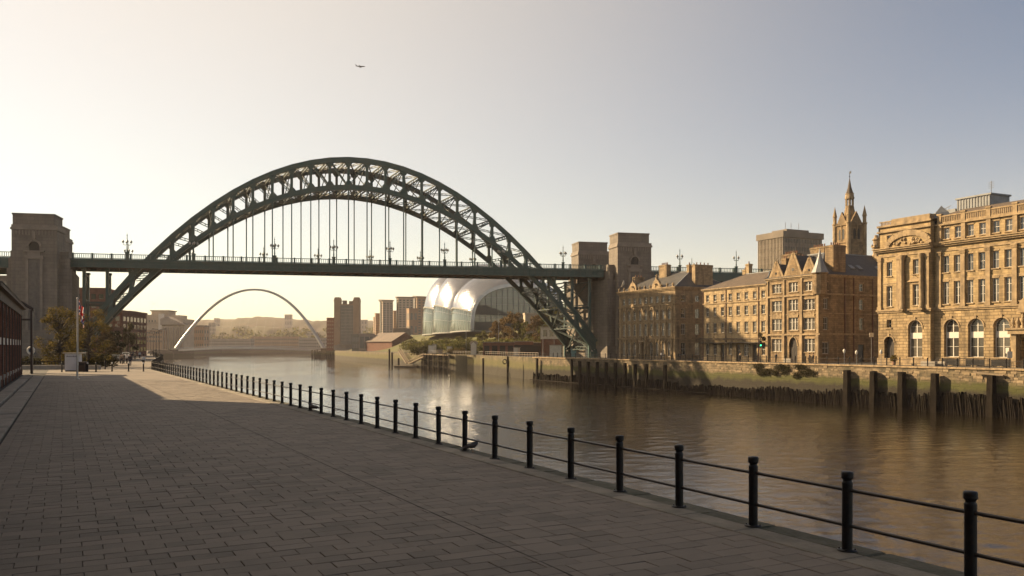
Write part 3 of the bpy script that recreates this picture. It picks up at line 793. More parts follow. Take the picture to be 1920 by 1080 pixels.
m_slate = M('slate', (0.055,0.052,0.052), (0.085,0.078,0.070), ns=0.5, rough=0.6, blocks=(0.5,0.28,0.02,0.75,0.6), bump=0.2, bs=10)
m_slate_b = M('brown_roofing', (0.14,0.10,0.07), (0.10,0.075,0.055), ns=0.4, rough=0.8, blocks=(0.6,0.3,0.02,0.8,0.6), bump=0.2, bs=10)
m_lead = M('lead_sheet', (0.20,0.21,0.22), (0.14,0.145,0.15), ns=0.8, rough=0.5)
m_brick = M('red_brick', (0.27,0.125,0.08), (0.18,0.08,0.055), ns=0.8, rough=0.9, blocks=(0.24,0.085,0.01,0.8,0.4), bump=0.3, bs=12)
m_pipe = M('drainpipe_red', (0.10,0.03,0.02), rough=0.5)
m_door = M('dark_door', (0.02,0.016,0.012), (0.03,0.02,0.014), ns=3, rough=0.4)
m_pot = M('clay_pot', (0.28,0.14,0.08), (0.18,0.10,0.06), ns=4, rough=0.8)

RANG = math.atan2(-0.903, 0.429)
def rb(s_px, off=0.0):
    """point on the right bank's building line seen in photo column s_px"""
    k = (s_px-960)/1600; Y = 127.2/(0.4746+k); return Vector((k*Y, Y, 0))
_wc = {}
def win_meshes(w, h, kind):
    key = (round(w, 2), round(h, 2), kind)
    if key in _wc: return _wc[key]
    f = MB(); b = 0.075; d0, d1 = -0.03, 0.07
    arch = kind.startswith('arch')
    zt = h - w/2 if arch else h
    f.box(-w/2, -w/2+b, d0, d1, 0, zt); f.box(w/2-b, w/2, d0, d1, 0, zt)
    f.box(-w/2+b, w/2-b, d0, d1, 0, b)
    if not arch: f.box(-w/2+b, w/2-b, d0, d1, h-b, h)
    else:
        for k in range(8):
            a0, a1 = math.pi*k/8, math.pi*(k+1)/8; r = w/2-b/2
            f.bar((r*math.cos(a0), .02, zt+r*math.sin(a0)), (r*math.cos(a1), .02, zt+r*math.sin(a1)), .1, b, up=(0,1,0))
    if kind in ('sash', 'arch'):
        f.box(-w/2+b, w/2-b, d0+.01, d1-.01, h*.5-.035, h*.5+.035); f.box(-.02, .02, d0+.02, d1-.02, b, h-b*.6)
    elif kind == 'mull3':
        for x in (-w/6, w/6): f.box(x-.07, x+.07, d0-.06, d1-.005, b, h-b)
        f.box(-w/2+b, w/2-b, d0+.01, d1-.01, h*.62, h*.62+.06)
        for x in (-w/3, 0, w/3): f.box(x-.015, x+.015, d0+.03, d1-.01, b, h-b)
    elif kind == 'big':
        f.box(-.05, .05, d0+.01, d1-.01, b, h-b); f.box(-w/2+b, w/2-b, d0+.015, d1-.015, h*.72, h*.72+.06); f.box(-w/2+b, w/2-b, d0+.015, d1-.015, h*.36, h*.36+.05)
    elif kind == 'archbig':
        f.box(-.07, .07, d0+.01, d1-.01, b, h-.05); f.box(-w/2+b, w/2-b, d0-.02, d1-.02, h*.50, h*.66)
        f.box(-w/2+b, w/2-b, d0+.015, d1-.015, h*.27, h*.27+.05); f.box(-w/2+b, w/2-b, d0+.015, d1-.015, h*.82, h*.82+.05)
        f.box(-w/2+b, -w/2+b+.06, d0+.01, d1-.01, b, zt); f.box(w/2-b-.06, w/2-b, d0+.01, d1-.01, b, zt)
    g = MB(); z = 0.045
    if arch:
        P = [(w/2*.98*math.cos(math.pi*k/10), zt+w/2*.98*math.sin(math.pi*k/10)) for k in range(11)] + [(-w/2*.98, 0), (w/2*.98, 0)]
        g.add([(x, z, y) for x, y in P], [tuple(range(len(P)))[::-1]])
    else: g.add([(-w/2, z, 0), (w/2, z, 0), (w/2, z, h), (-w/2, z, h)], [(0,1,2,3)])
    r = (f.mesh('window', m_white), g.mesh('pane', m_glass)); _wc[key] = r
    return r
def arch_pts(x0, x1, z1, kind):
    w = x1-x0; cx = (x0+x1)/2
    if kind == 'pointed':
        zs = z1-w*.75
        L_ = [(x0+ w*.5*(1-math.cos(math.pi/2*k/5)), zs+(z1-zs)*math.sin(math.pi/2*k/5)) for k in range(6)]
        return zs, L_ + [(2*cx-x, z) for x, z in reversed(L_[:-1])]
    zs = z1-w/2
    return zs, [(cx-w/2*math.cos(math.pi*k/10), zs+w/2*math.sin(math.pi*k/10)) for k in range(11)]
def facade(root, mat, x0, x1, z0, z1, ops, m4=None, rev=0.28, name='wall', sills=True, trim=None):
    """wall with real openings; ops = (xc, w, za, zb, kind); front looks to -y"""
    m4 = m4 or Matrix.Identity(4)
    mb = MB(); mb.m = m4
    X = {x0, x1}; Z = {z0, z1}
    for xc, w, a, b, k in ops: X |= {xc-w/2, xc+w/2}; Z |= {a, b}
    X = sorted(X); Z = sorted(Z)
    X = [X[0]] + [b for a, b in zip(X, X[1:]) if b-a > 1e-4]; Z = [Z[0]] + [b for a, b in zip(Z, Z[1:]) if b-a > 1e-4]
    for xa, xb in zip(X, X[1:]):
        for za, zb in zip(Z, Z[1:]):
            cx, cz = (xa+xb)/2, (za+zb)/2
            if any(abs(cx-o[0]) < o[1]/2 and o[2] < cz < o[3] for o in ops): continue
            mb.add([(xa,0,za),(xb,0,za),(xb,0,zb),(xa,0,zb)], [(0,1,2,3)])
    tm = MB(); tm.m = m4
    for xc, w, a, b, k in ops:
        xa, xb = xc-w/2, xc+w/2
        ar = k.startswith('arch') or k in ('pointed', 'archdoor')
        if ar:
            zs, P = arch_pts(xa, xb, b, 'pointed' if k == 'pointed' else 'round')
            mid = len(P)//2
            for i in range(mid): mb.add([(xa,0,b),(P[i][0],0,P[i][1]),(P[i+1][0],0,P[i+1][1])], [(0,1,2)])
            for i in range(mid, len(P)-1): mb.add([(xb,0,b),(P[i][0],0,P[i][1]),(P[i+1][0],0,P[i+1][1])], [(0,1,2)])
            for p, q in zip(P, P[1:]): mb.add([(p[0],0,p[1]),(q[0],0,q[1]),(q[0],rev,q[1]),(p[0],rev,p[1])], [(0,1,2,3)])
        else:
            zs = b; mb.add([(xa,0,b),(xb,0,b),(xb,rev,b),(xa,rev,b)], [(0,1,2,3)])
        mb.add([(xa,0,a),(xa,0,zs),(xa,rev,zs),(xa,rev,a)], [(0,1,2,3)]); mb.add([(xb,0,zs),(xb,0,a),(xb,rev,a),(xb,rev,zs)], [(0,1,2,3)])
        mb.add([(xa,0,a),(xa,rev,a),(xb,rev,a),(xb,0,a)], [(0,1,2,3)])
        if sills and a > z0+.5 and not k.endswith('door'):
            tm.box(xa-.12, xb+.12, -.14, .05, a-.16, a+.002)
            if not ar: tm.box(xa-.10, xb+.10, -.05, .03, b-.002, b+.24)
        if ar:
            zs, P = arch_pts(xa-.09, xb+.09, b+.09, 'pointed' if k == 'pointed' else 'round')
            for p, q in zip(P, P[1:]): tm.bar((p[0],-.03,p[1]), (q[0],-.03,q[1]), .2, .14, up=(0,1,0))
            tm.box(xc-.16, xc+.16, -.16, .05, b-.02, b+.45)
        if k in ('archdoor', 'door', 'pointed'):
            d = MB(); d.m = m4
            if ar:
                d.add([(p[0], rev-.02, p[1]) for p in arch_pts(xa, xb, b, 'pointed' if k == 'pointed' else 'round')[1]] + [(xb, rev-.02, a), (xa, rev-.02, a)], [tuple(range(len(P)+2))])
            else: d.box(xa, xb, rev-.04, rev+.02, a, b)
            d.box(xc-w*.36, xc-.02, rev-.08, rev-.03, a, a+(b-a)*.62); d.box(xc+.02, xc+w*.36, rev-.08, rev-.03, a, a+(b-a)*.62)
            d.build('door', m_door, root)
        else:
            fm, gm = win_meshes(w-.02, (b-a)-.02, k)
            loc = m4 @ Vector((xc, rev-.10, a+.01)); rz = m4.to_euler().z
            o = obj('window', fm, root, loc, rz); obj('pane', gm, o)
    mb.build(name, mat, root)
    if tm.v: tm.build('window_surrounds', trim or m_trA, root, kind='stuff')
def cornice(mb, x0, x1, y0, y1, z, steps):
    """projecting bands round a block: steps = (dz0, dz1, out)"""
    for a, b, o in steps: mb.box(x0-o, x1+o, y0-o, y1+o, z+a, z+b)
def side_m4(x, y, ang): return Matrix.Translation((x, y, 0)) @ Matrix.Rotation(ang, 4, 'Z')
def core(root, x0, x1, y0, y1, z1, mat, name='core', g=0.33, z0=-.3):
    mb = MB(); mb.box(x0+g, x1-g, y0+g, y1-g, z0, z1); return mb.build(name, mat, root)
def chimney(root, x, y, z0, z1, wx, wy, pots=4, mat=m_sC):
    mb = MB(); mb.box(x-wx/2, x+wx/2, y-wy/2, y+wy/2, z0, z1-.35); mb.box(x-wx/2-.1, x+wx/2+.1, y-wy/2-.1, y+wy/2+.1, z1-.35, z1-.12); mb.box(x-wx/2, x+wx/2, y-wy/2, y+wy/2, z1-.12, z1)
    c = mb.build('chimney', mat, root)
    for k in range(pots):
        t = (k+.5)/pots-.5
        px, py = (x+t*wx*.85, y) if wx > wy else (x, y+t*wy*.85)
        mb = MB(); mb.lathe([(.13,0),(.11,.35),(.14,.4),(.11,.55)], 8, (px, py, z1)); mb.build('chimney_pot', m_pot, c)
    return c
def parapet_ornament(mb, x, y, z, h=1.3):
    mb.lathe([(.25,0),(.3,h*.15),(.15,h*.25),(.3,h*.45),(.34,h*.6),(.12,h*.75),(.16,h*.85),(.0,h)], 8, (x,y,z))
def hip_roof(root, x0, x1, y0, y1, z0, z1, inset, mat, ridge_y=None, name='roof', ov=.3):
    x0-=ov; x1+=ov; y0-=ov; y1+=ov; ry = ridge_y if ridge_y is not None else (y0+y1)/2
    mb = MB(); vs = [(x0,y0,z0),(x1,y0,z0),(x1,y1,z0),(x0,y1,z0),(x0+inset,ry,z1),(x1-inset,ry,z1)]
    mb.add(vs, [(0,1,5,4),(1,2,5),(2,3,4,5),(3,0,4),(3,2,1,0)])
    o = mb.build(name, mat, root)
    mb = MB(); mb.bar(vs[4], vs[5], .25, .2)
    for i, j in ((0,4),(3,4),(1,5),(2,5)): mb.bar(vs[i], vs[j], .2, .15)
    mb.build('ridge', m_lead, o); return o

# --- A: arcaded stone building beside the bridge tower
pA = rb(1160.5)
A = thing('arcaded_building', 'four-storey ornate sandstone building with arched ground floor next to the granite bridge tower', 'building', pA, RANG)
WA = (rb(1266)-pA).length; DA = 17.0
xs = [1.15 + (WA-2.2)*(k+.5)/9 - .1 for k in range(9)]
ops = []
for x in xs: ops += [(x,1.15,.6,4.0,'arch'), (x,1.05,5.4,8.2,'sash'), (x,1.05,9.1,11.5,'arch'), (x,1.1,13.0,14.5,'sash')]
facade(A, m_sA, 0, WA, -.3, 15.6, ops)
ops = []
for x in (2.2, 6.1, 10.5, 14.5): ops += [(x,1.3,1.0,3.7,'sash'), (x,1.2,5.6,8.0,'sash'), (x,1.2,9.3,11.4,'sash'), (x,1.2,13.0,14.5,'sash')]
facade(A, m_sA, 0, DA, -.3, 15.6, ops, side_m4(WA, 0, R(90)))
facade(A, m_sA, 0, DA, -.3, 15.6, [], side_m4(0, DA, R(-90)), name='end_wall')
core(A, 0, WA, 0, DA, 15.6, m_dark)
mb = MB()
for z, st in ((4.55,[(0,.25,.18),(.25,.4,.3)]), (8.55,[(0,.2,.12)]), (12.3,[(0,.3,.22)]), (15.6,[(0,.3,.2),(.3,.55,.45),(.55,.75,.6)])): cornice(mb, 0, WA, 0, DA, z, st)
mb.build('cornice', m_trA, A)
for x in [xs[0]-(xs[1]-xs[0])/2 + k*(xs[1]-xs[0]) for k in range(10)]:
    mb = MB(); mb.box(x-.2, x+.2, -.16, .02, 4.95, 8.55); mb.box(x-.2, x+.2, -.14, .02, 8.75, 12.3); mb.lathe([(.24,0),(.2,.2),(.17,3.6),(.26,4.0)], 8, (x,-.12,.55)); mb.box(x-.3,x+.3,-.4,0.0,-.3,.55)
    mb.build('pilaster', m_trA, A)
mb = MB()
for k in range(11):
    x = .5+k*(WA-1)/10; parapet_ornament(mb, x, -.2, 16.35, 1.0)
mb.build('parapet_finials', m_trA, A, kind='stuff')
for x in (6.5, 16.2):
    mb = MB(); mb.prism([(x-1.6,16.35),(x+1.6,16.35),(x+1.5,17.2),(x+.9,18.0),(x+.35,18.3),(x,19.0),(x-.35,18.3),(x-.9,18.0),(x-1.5,17.2)], -.3, .3, 'y')
    mb.lathe([(.55,-.1),(.5,.0),(.42,.05)], 14, (x,-.3,17.4)); parapet_ornament(mb, x, 0, 18.9, .8)
    mb.build('dormer_gable', m_trA, A)
hip_roof(A, 0, WA, 0, DA, 16.3, 20.6, 6, m_slate, name='roof')
chimney(A, 9.5, 7.0, 17, 22.6, 3.2, 1.2, 5, m_sA); chimney(A, 17.8, 8.0, 18, 22.0, .9, .9, 1, m_sA); chimney(A, 22.0, 8.5, 17, 21.6, 1.2, 5.0, 4, m_sA); chimney(A, 1.2, 5.0, 16, 20.2, 1.0, 2.8, 3, m_sA)
mb = MB(); mb.box(xs[4]-1.3, xs[4]+1.3, -1.0, 0, 3.9, 4.4); mb.box(xs[4]-1.2, xs[4]-.8, -.9, -.2, -.3, 3.9); mb.box(xs[4]+.8, xs[4]+1.2, -.9, -.2, -.3, 3.9)
for x in (-1,0,1): parapet_ornament(mb, xs[4]+x, -.6, 4.4, 1.1)
mb.build('porch', m_trA, A)
mb = MB(); mb.lathe([(.02,-.2),(.7,.1),(.95,.35)], 16, (0,0,0)); o = mb.build('satellite_dish', m_white, A, (.6, 1.0, 18.4)); o.rotation_euler = (R(70), 0, R(-30)); 
mb = MB(); mb.path([(.6,1.2,16.3),(.6,1.2,18.4)], .07, 6); mb.build('dish_mast', m_lead, A)

# --- B: plain terrace with a big brown hipped roof
pB = rb(1318)
B = thing('terrace_building', 'plain four-storey sandstone terrace with sash windows under a broad brown roof', 'building', pB, RANG)
WB = (rb(1436.5)-pB).length; DB = 13.0
cols = [1.55+2.42*k for k in range(8)]
cols = [c for c in cols if c < WB-.6]
ops = []
for i, x in enumerate(cols):
    ops += [(x,1.0,12.3,13.7,'sash'), (x,1.05,9.2,11.0,'sash'), (x,1.05,5.7,7.8,'sash')]
    if i in (2, 4, 6): ops.append((x,1.2,-.25,3.3,'door'))
    elif i == 5: ops.append((x,1.5,1.0,3.3,'big'))
    else: ops.append((x,1.1,1.2,3.5,'sash'))
facade(B, m_sB, 0, WB, -.3, 14.6, ops)
ops = []
for x in (3.0, 8.5): ops += [(x,1.0,12.3,13.7,'sash'), (x,1.05,9.2,11.0,'sash'), (x,1.05,5.7,7.8,'sash')]
facade(B, m_sB, 0, DB, -.3, 14.6, ops, side_m4(WB, 0, R(90)))
facade(B, m_sB, 0, DB, -.3, 14.6, ops, side_m4(0, DB, R(-90)), name='end_wall')
core(B, 0, WB, 0, DB, 14.55, m_dark)
mb = MB()
for z, st in ((4.3,[(0,.3,.14)]), (11.75,[(0,.22,.14)]), (14.6,[(0,.2,.16),(.2,.42,.34)])): cornice(mb, 0, WB, 0, DB, z, st)
mb.build('cornice', m_trA, B)
hip_roof(B, 0, WB, 0, DB, 15.02, 18.1, 6.5, m_slate_b)
for x in (cols[3]-1.25, cols[6]+1.2, .15):
    mb = MB(); mb.path([(x,-.1,0),(x,-.1,14.6)], .08, 6); mb.build('drainpipe', m_pipe, B)
chimney(B, 3.5, 9.5, 15, 20.6, 1.0, 1.0, 1, m_sB); chimney(B, 1.0, 11, 15, 19.6, .9, 1.6, 2, m_sB); chimney(B, 14.0, 11.5, 15.5, 21.8, 4.2, 1.4, 8, m_sC)
mb = MB(); mb.box(.2, WB-.2, -1.3, -.05, 3.55, 3.7); 
for k in range(60): x = .3+k*(WB-.6)/59; mb.box(x-.03,x+.03,-1.3,-1.26,3.7,4.5)
mb.box(.2, WB-.2, -1.32,-1.25,4.5,4.58)
mb.build('iron_balcony', m_black, B, kind='stuff')

# --- C: gothic corner building with gables, turret and long slate side roof
pC = rb(1437.5)
C = thing('gothic_building', 'dark gothic sandstone corner building with three gables, pointed doorway and slate roofs', 'building', pC, RANG)
WC = (rb(1537)-pC).length; DC = 27.0
ops = []
for xc in (2.75, 11.05): ops += [(xc,2.7,1.9,4.3,'mull3'), (xc,2.7,5.9,8.1,'mull3'), (xc,2.7,9.5,11.5,'mull3'), (xc,2.5,13.0,14.7,'mull3')]
ops += [(7.05,2.1,-.2,4.6,'pointed'), (7.05,2.5,5.9,8.3,'mull3'), (7.05,2.5,9.5,11.6,'mull3'), (7.05,2.3,13.0,14.8,'mull3')]
facade(C, m_sC, 0, WC, -.3, 15.4, ops, rev=.35)
ops = []
for x, w in ((1.4,1.1),(10.2,1.0),(15.0,1.0),(20,1.0),(24.5,1.0)): ops += [(x,w,5.9,8.1,'sash'), (x,w,9.6,11.5,'sash'), (x,w,13.0,14.4,'sash')]
ops += [(10.2,1.6,.0,3.2,'door'), (1.4,1.6,1.6,3.6,'sash')]
facade(C, m_sC, 0, DC, -.3, 15.4, ops, side_m4(WC, 0, R(90)))
facade(C, m_sC, 0, DC, -.3, 15.4, [], side_m4(0, DC, R(-90)), name='end_wall')
core(C, 0, WC, 0, DC, 15.35, m_dark, g=.4)
mb = MB()
for z, st in ((4.95,[(0,.3,.2)]), (8.75,[(0,.18,.1)]), (12.15,[(0,.3,.2)]), (15.4,[(0,.25,.15),(.25,.45,.35)])): cornice(mb, 0, WC, 0, DC, z, st)
mb.build('cornice', m_trA, C)
for x in (.35, 4.75, 9.25, 13.25):
    mb = MB(); mb.box(x-.32, x+.32, -.38, .02, -.3, 4.95); mb.box(x-.26, x+.26, -.28, .02, 5.25, 12.15); mb.box(x-.2, x+.2, -.2, .02, 12.45, 15.4); mb.build('buttress', m_trA, C)
for xc in (2.75, 7.05, 11.05):
    mb = MB()
    for k in range(7): x = xc-1.2+k*.4; mb.box(x-.12, x+.12, -.12, .02, 8.35+.15*(k%2), 8.7+.2*((k+1)%2)+.2)
    mb.prism([(xc-1.3,8.25),(xc+1.3,8.25),(xc+1.1,8.75),(xc,9.3),(xc-1.1,8.75)], -.10, .0, 'y')
    mb.build('carved_panel', m_trA, C)
for xc, w, h in ((2.6,3.0,2.7), (7.0,3.8,4.0), (11.0,2.8,2.7)):
    mb = MB(); z0 = 15.85
    mb.prism([(xc-w/2,z0),(xc+w/2,z0),(xc,z0+h)], -.05, .35, 'y')
    g = mb.build('gable', m_sC, C)
    mb = MB()
    for sg in (-1,1): mb.bar((xc+sg*(w/2+.25),.1,z0-.15),(xc,.1,z0+h+.3),.75,.22, up=(0,1,0))
    mb.lathe([(.12,0),(.2,.2),(.08,.4),(.0,.9)], 8, (xc,.1,z0+h+.2)); mb.build('gable_coping', m_trA, g)
    mb = MB(); mb.prism([(xc+w*.08*math.cos(2*math.pi*k/10), z0+h*.33+w*.08*math.sin(2*math.pi*k/10)) for k in range(10)], -.09, -.05, 'y'); mb.build('gable_window', m_glass, g)
    mb = MB(); zz = z0+h; mb.add([(xc-w/2,.3,z0),(xc+w/2,.3,z0),(xc,.3,zz),(xc,5.5,zz),(xc-w/2,3.2,z0),(xc+w/2,3.2,z0)], [(0,2,3,4),(1,5,3,2)]); mb.build('dormer_roof', m_slate, C)
mb = MB()   # main roof: front hip and a long ridge running back along the side
z0 = 15.85
V = [(-.3,-.3,z0),(WC+.3,-.3,z0),(WC+.3,DC+.3,z0),(-.3,DC+.3,z0),(4.0,6.5,20.4),(WC-5.5,6.5,20.4),(WC-5.5,DC-3,20.4),(4.0,DC-3,20.4)]
mb.add(V, [(0,1,5,4),(1,2,6,5),(2,3,7,6),(3,0,4,7),(4,5,6,7)]); r = mb.build('roof', m_slate, C)
mb = MB()
for i, j in ((0,4),(1,5),(4,5),(5,6)): mb.bar(V[i], V[j], .3, .2)
mb.build('ridge', m_lead, r)
for y in (9.5, 11.5, 16.5):
    mb = MB(); x = WC-1.8; zz = 15.85+(WC+.3-x)*4.55/5.8
    mb.m = Matrix.Translation((x, y, zz)) @ Matrix.Rotation(R(38), 4, 'Y')
    mb.box(-.6,.6,-.5,.5,0,.22); mb.build('skylight', m_lead, r)
mb = MB()
mb.lathe([(1.25,12.3),(1.25,15.8),(1.45,15.95),(1.45,16.1)], 10, (WC-.6,.6,0), False); mb.build('turret', m_sC, C)
mb = MB(); mb.lathe([(1.55,16.1),(.85,17.6),(.35,19.0),(.0,20.6)], 10, (WC-.6,.6,0), False); mb.build('turret_roof', m_lead, C)
chimney(C, WC-1.4, 5.2, 15.5, 21.3, 2.0, 3.0, 5, m_sC); chimney(C, .3, 4.5, 15.5, 20.0, 1.2, 1.0, 2, m_sC); chimney(C, 4.6, 9.0, 17, 22.0, 3.6, 1.3, 6, m_sC); chimney(C, -.2, 9.0, 15.5, 20.5, 1.0, 2.4, 2, m_sC)
for y in (6.0, 8.2, 13.0, 18.0):
    mb = MB(); mb.path([(WC+.1,y,0),(WC+.1,y,15.4)], .10, 6); mb.build('drainpipe', m_pipe, C)

# --- D: large classical office
pD = rb(1654.5)
D = thing('classical_office', 'large golden classical sandstone office with giant pilasters, arched ground-floor windows and curved pediment', 'building', pD, RANG)
PVW = 9.75; WD = 47.0; DD = 20.0; BAY = 4.0
# pavilion, standing .9 m forward
mP = Matrix.Translation((0, -.9, 0))
facade(D, m_sDr, 0, PVW, -.3, 8.5, [(2.1,1.9,-.2,4.5,'archdoor'), (2.1,.9,5.9,7.2,'sash'), (7.0,2.6,1.2,7.0,'archbig')], mP, rev=.6)
facade(D, m_sD, 0, PVW, 8.5, 18.2, [(2.15,1.15,9.3,12.6,'big'), (2.15,1.05,14.2,16.5,'sash'), (7.1,1.15,9.3,12.6,'big'), (7.1,1.05,14.2,16.5,'sash')], mP, rev=.4, name='upper_wall')
facade(D, m_sD, 0, PVW, 18.2, 22.2, [(2.0,1.0,19.2,20.8,'sash')], Matrix.Translation((0,-.75,0)), rev=.3, name='attic_wall')
facade(D, m_sDr, 0, DD, -.3, 8.5, [], side_m4(0, DD-.9, R(-90)), name='end_wall'); facade(D, m_sD, 0, DD, 8.5, 22.2, [], side_m4(0.002, DD-.9, R(-90)), name='end_wall')
mb = MB(); mb.m = Matrix.Identity(4)
mb.box(PVW-.02, PVW, -.9, 0, -.3, 22.2); mb.build('return_wall', m_sD, D)
core(D, 0, PVW, -.9, DD, 22.1, m_dark, g=.7)
# main range
nb = int((WD-PVW-.9)/BAY)
op0 = []; op1 = []; op2 = []
for k in range(nb):
    xc = PVW + .9 + BAY*(k+.5)
    if k == 3: op0.append((xc,2.2,-.2,4.0,'door'))
    else: op0.append((xc,2.5,1.3,7.0,'archbig'))
    for dx in (-.95, .95):
        op1 += [(xc+dx,1.1,9.3,12.7,'big'), (xc+dx,1.1,14.1,16.6,'sash')]
        op2.append((xc+dx,1.05,19.2,20.9,'sash'))
facade(D, m_sDr, PVW, WD, -.3, 8.3, op0, rev=.6); facade(D, m_sD, PVW, WD, 8.3, 18.2, op1, rev=.4, name='upper_wall')
facade(D, m_sD, PVW, WD, 18.2, 21.5, op2, Matrix.Translation((0,.15,0)), rev=.3, name='attic_wall')
core(D, PVW, WD, 0, DD, 21.4, m_dark, g=.65)
facade(D, m_sD, 0, DD, -.3, 21.5, [], side_m4(WD, 0, R(90)), name='end_wall')
mb = MB()
for a, b, o in ((8.3,8.55,.16),(8.55,8.8,.3),(12.95,13.1,.06),(17.3,17.6,.12),(18.1,18.35,.35),(18.35,18.6,.6),(18.6,18.75,.75),(21.3,21.55,.2)):
    mb.box(PVW+.01+(.0 if o < .5 else 0), WD, -o, .1, a, b)
    mb.box(-o, PVW+min(o,.3), -.9-o, -.75, a+.003, b+.003); mb.box(-o, .05, -.75, DD-1, a+.003, b+.003)
mb.box(-.15, PVW+.15, -1.05, -.7, -.3, 1.0); mb.box(PVW+.15, WD, -.15, 0.0, -.3, 1.0)
mb.build('cornice', m_trA, D)
for k in range(nb+1):
    x = PVW + .9 + BAY*k
    mb = MB(); mb.box(x-.36, x+.36, -.24, .0, 8.8, 16.7); mb.box(x-.45, x+.45, -.32, .0, 8.8, 9.3); mb.box(x-.42, x+.42, -.30, 0, 16.7, 17.3); mb.box(x-.48, x+.48, -.38, 0, 17.1, 17.3)
    for z in (16.8, 16.95): mb.box(x-.5, x+.5, -.36, -.02, z, z+.08)
    mb.build('pilaster', m_trA, D)
    mb = MB(); mb.box(x-.34, x+.34, -.12, .14, 18.75, 23.0); mb.box(x-.42, x+.42, -.2, .3, 22.85, 23.1); mb.build('attic_pier', m_trA, D)
for x in (.35, 4.0, 9.3):
    mb = MB(); mb.box(x-.33, x+.33, -1.12, -.9, 8.8, 16.7); mb.box(x-.42, x+.42, -1.2, -.9, 8.8, 9.3); mb.box(x-.42, x+.42, -1.2, -.9, 16.7, 17.3); mb.build('pilaster', m_trA, D)
for x in (4.95, 8.45):
    mb = MB(); mb.lathe([(.46,8.8),(.46,9.1),(.38,9.2),(.36,12.5),(.31,16.5),(.40,16.7),(.46,17.0),(.46,17.3)], 14, (x,-1.3,0)); mb.box(x-.5,x+.5,-1.8,-.9,8.55,8.8); mb.build('column', m_trA, D)
# curved pediment on the pavilion
xc, hw = 6.0, 3.9
P = [(xc-hw*math.cos(math.pi*k/14), 18.75+2.0*math.sin(math.pi*k/14)) for k in range(15)]
mb = MB(); mb.prism(P, -1.25, -.76, 'y'); ped = mb.build('pediment', m_sD, D)
mb = MB()
for p, q in zip(P, P[1:]): mb.bar((p[0],-1.35,p[1]), (q[0],-1.35,q[1]), .9, .28, up=(0,1,0))
mb.build('pediment_moulding', m_trA, ped)
mb = MB()
for k in range(26):
    t = rnd.uniform(-1, 1); zz = 18.85+1.25*math.sqrt(max(0, 1-t*t))*rnd.uniform(.1, .9)
    r_ = rnd.uniform(.14,.3); mb.lathe([(0,-r_),(r_*.8,-r_*.6),(r_,0),(r_*.8,r_*.6),(0,r_)], 6, (xc+t*2.7, -1.28, zz))
mb.build('carving', m_trA, ped, kind='stuff')
mb = MB(); mb.prism([(5.9,13.15),(8.3,13.15),(7.1,13.95)], -1.15, -.9, 'y'); mb.box(5.8,8.4,-1.2,-.9,13.0,13.15); mb.build('window_pediment', m_trA, D)
mb = MB(); mb.box(-.2, PVW+.2, -1.1, -.75, 22.2, 22.5); mb.box(2.6, PVW-.1, -.95, DD*.4, 22.5, 23.3); mb.build('parapet', m_trA, D)
# balustrade
mb = MB()
for k in range(nb):
    x0 = PVW+.9+BAY*k+.36; x1 = x0+BAY-.72
    mb.box(x0, x1, -.05, .2, 21.55, 21.8); mb.box(x0, x1, -.08, .22, 22.6, 22.8)
    for j in range(11): x = x0+.2+(x1-x0-.4)*j/10; mb.box(x-.07, x+.07, 0, .14, 21.8, 22.6)
for j in range(8): x = .5+j*.28; mb.box(x-.06, x+.06, -.9, -.78, 22.5, 23.0)
mb.box(.2, 2.6, -.95, -.72, 23.0, 23.15)
mb.build('balustrade', m_trA, D, kind='stuff')
V = [(-.2,1.2,22.0),(WD+.2,1.2,21.6),(WD+.2,DD,21.6),(-.2,DD,22.0),(9.0,8.0,24.7),(WD-5,8.0,24.7)]
mb = MB(); mb.add(V, [(0,1,5,4),(1,2,5),(2,3,4,5),(3,0,4),(3,2,1,0)]); r = mb.build('roof', m_slate_b, D)
mb = MB(); mb.lathe([(1.9,22.6),(1.2,23.6),(.3,24.4),(0,24.7)], 4, (PVW-.2, 1.8, 0), False); mb.build('corner_roof', m_lead, r)
mb = MB(); mb.box(6.8, 12.6, 9.0, 13.5, 23.0, 26.5); mb.box(6.6, 12.8, 8.8, 13.7, 26.5, 26.75)
for k in range(12): mb.box(6.9+k*.5, 7.0+k*.5, 8.92, 9.0, 24.6, 26.5)
mb.build('plant_room', m_lead, D)
mb = MB(); mb.box(4.0, 6.5, 9.0, 9.8, 23.0, 25.2); mb.path([(2.5,8,24.5),(6.5,8,25.6)], .05, 5)
for k in range(8): mb.path([(2.6+k*.5,8,24.0),(2.6+k*.5,8,24.6+k*.13)], .04, 4)
mb.build('roof_rail', m_lead, D)
mb = MB(); mb.path([(12.0,10,26.7),(12.0,10,28.8)], .05, 5)
for k in range(4): mb.path([(11.5,10,27.7+k*.28),(12.5,10,27.7+k*.28)], .03, 4)
mb.build('antenna', m_lead, D)
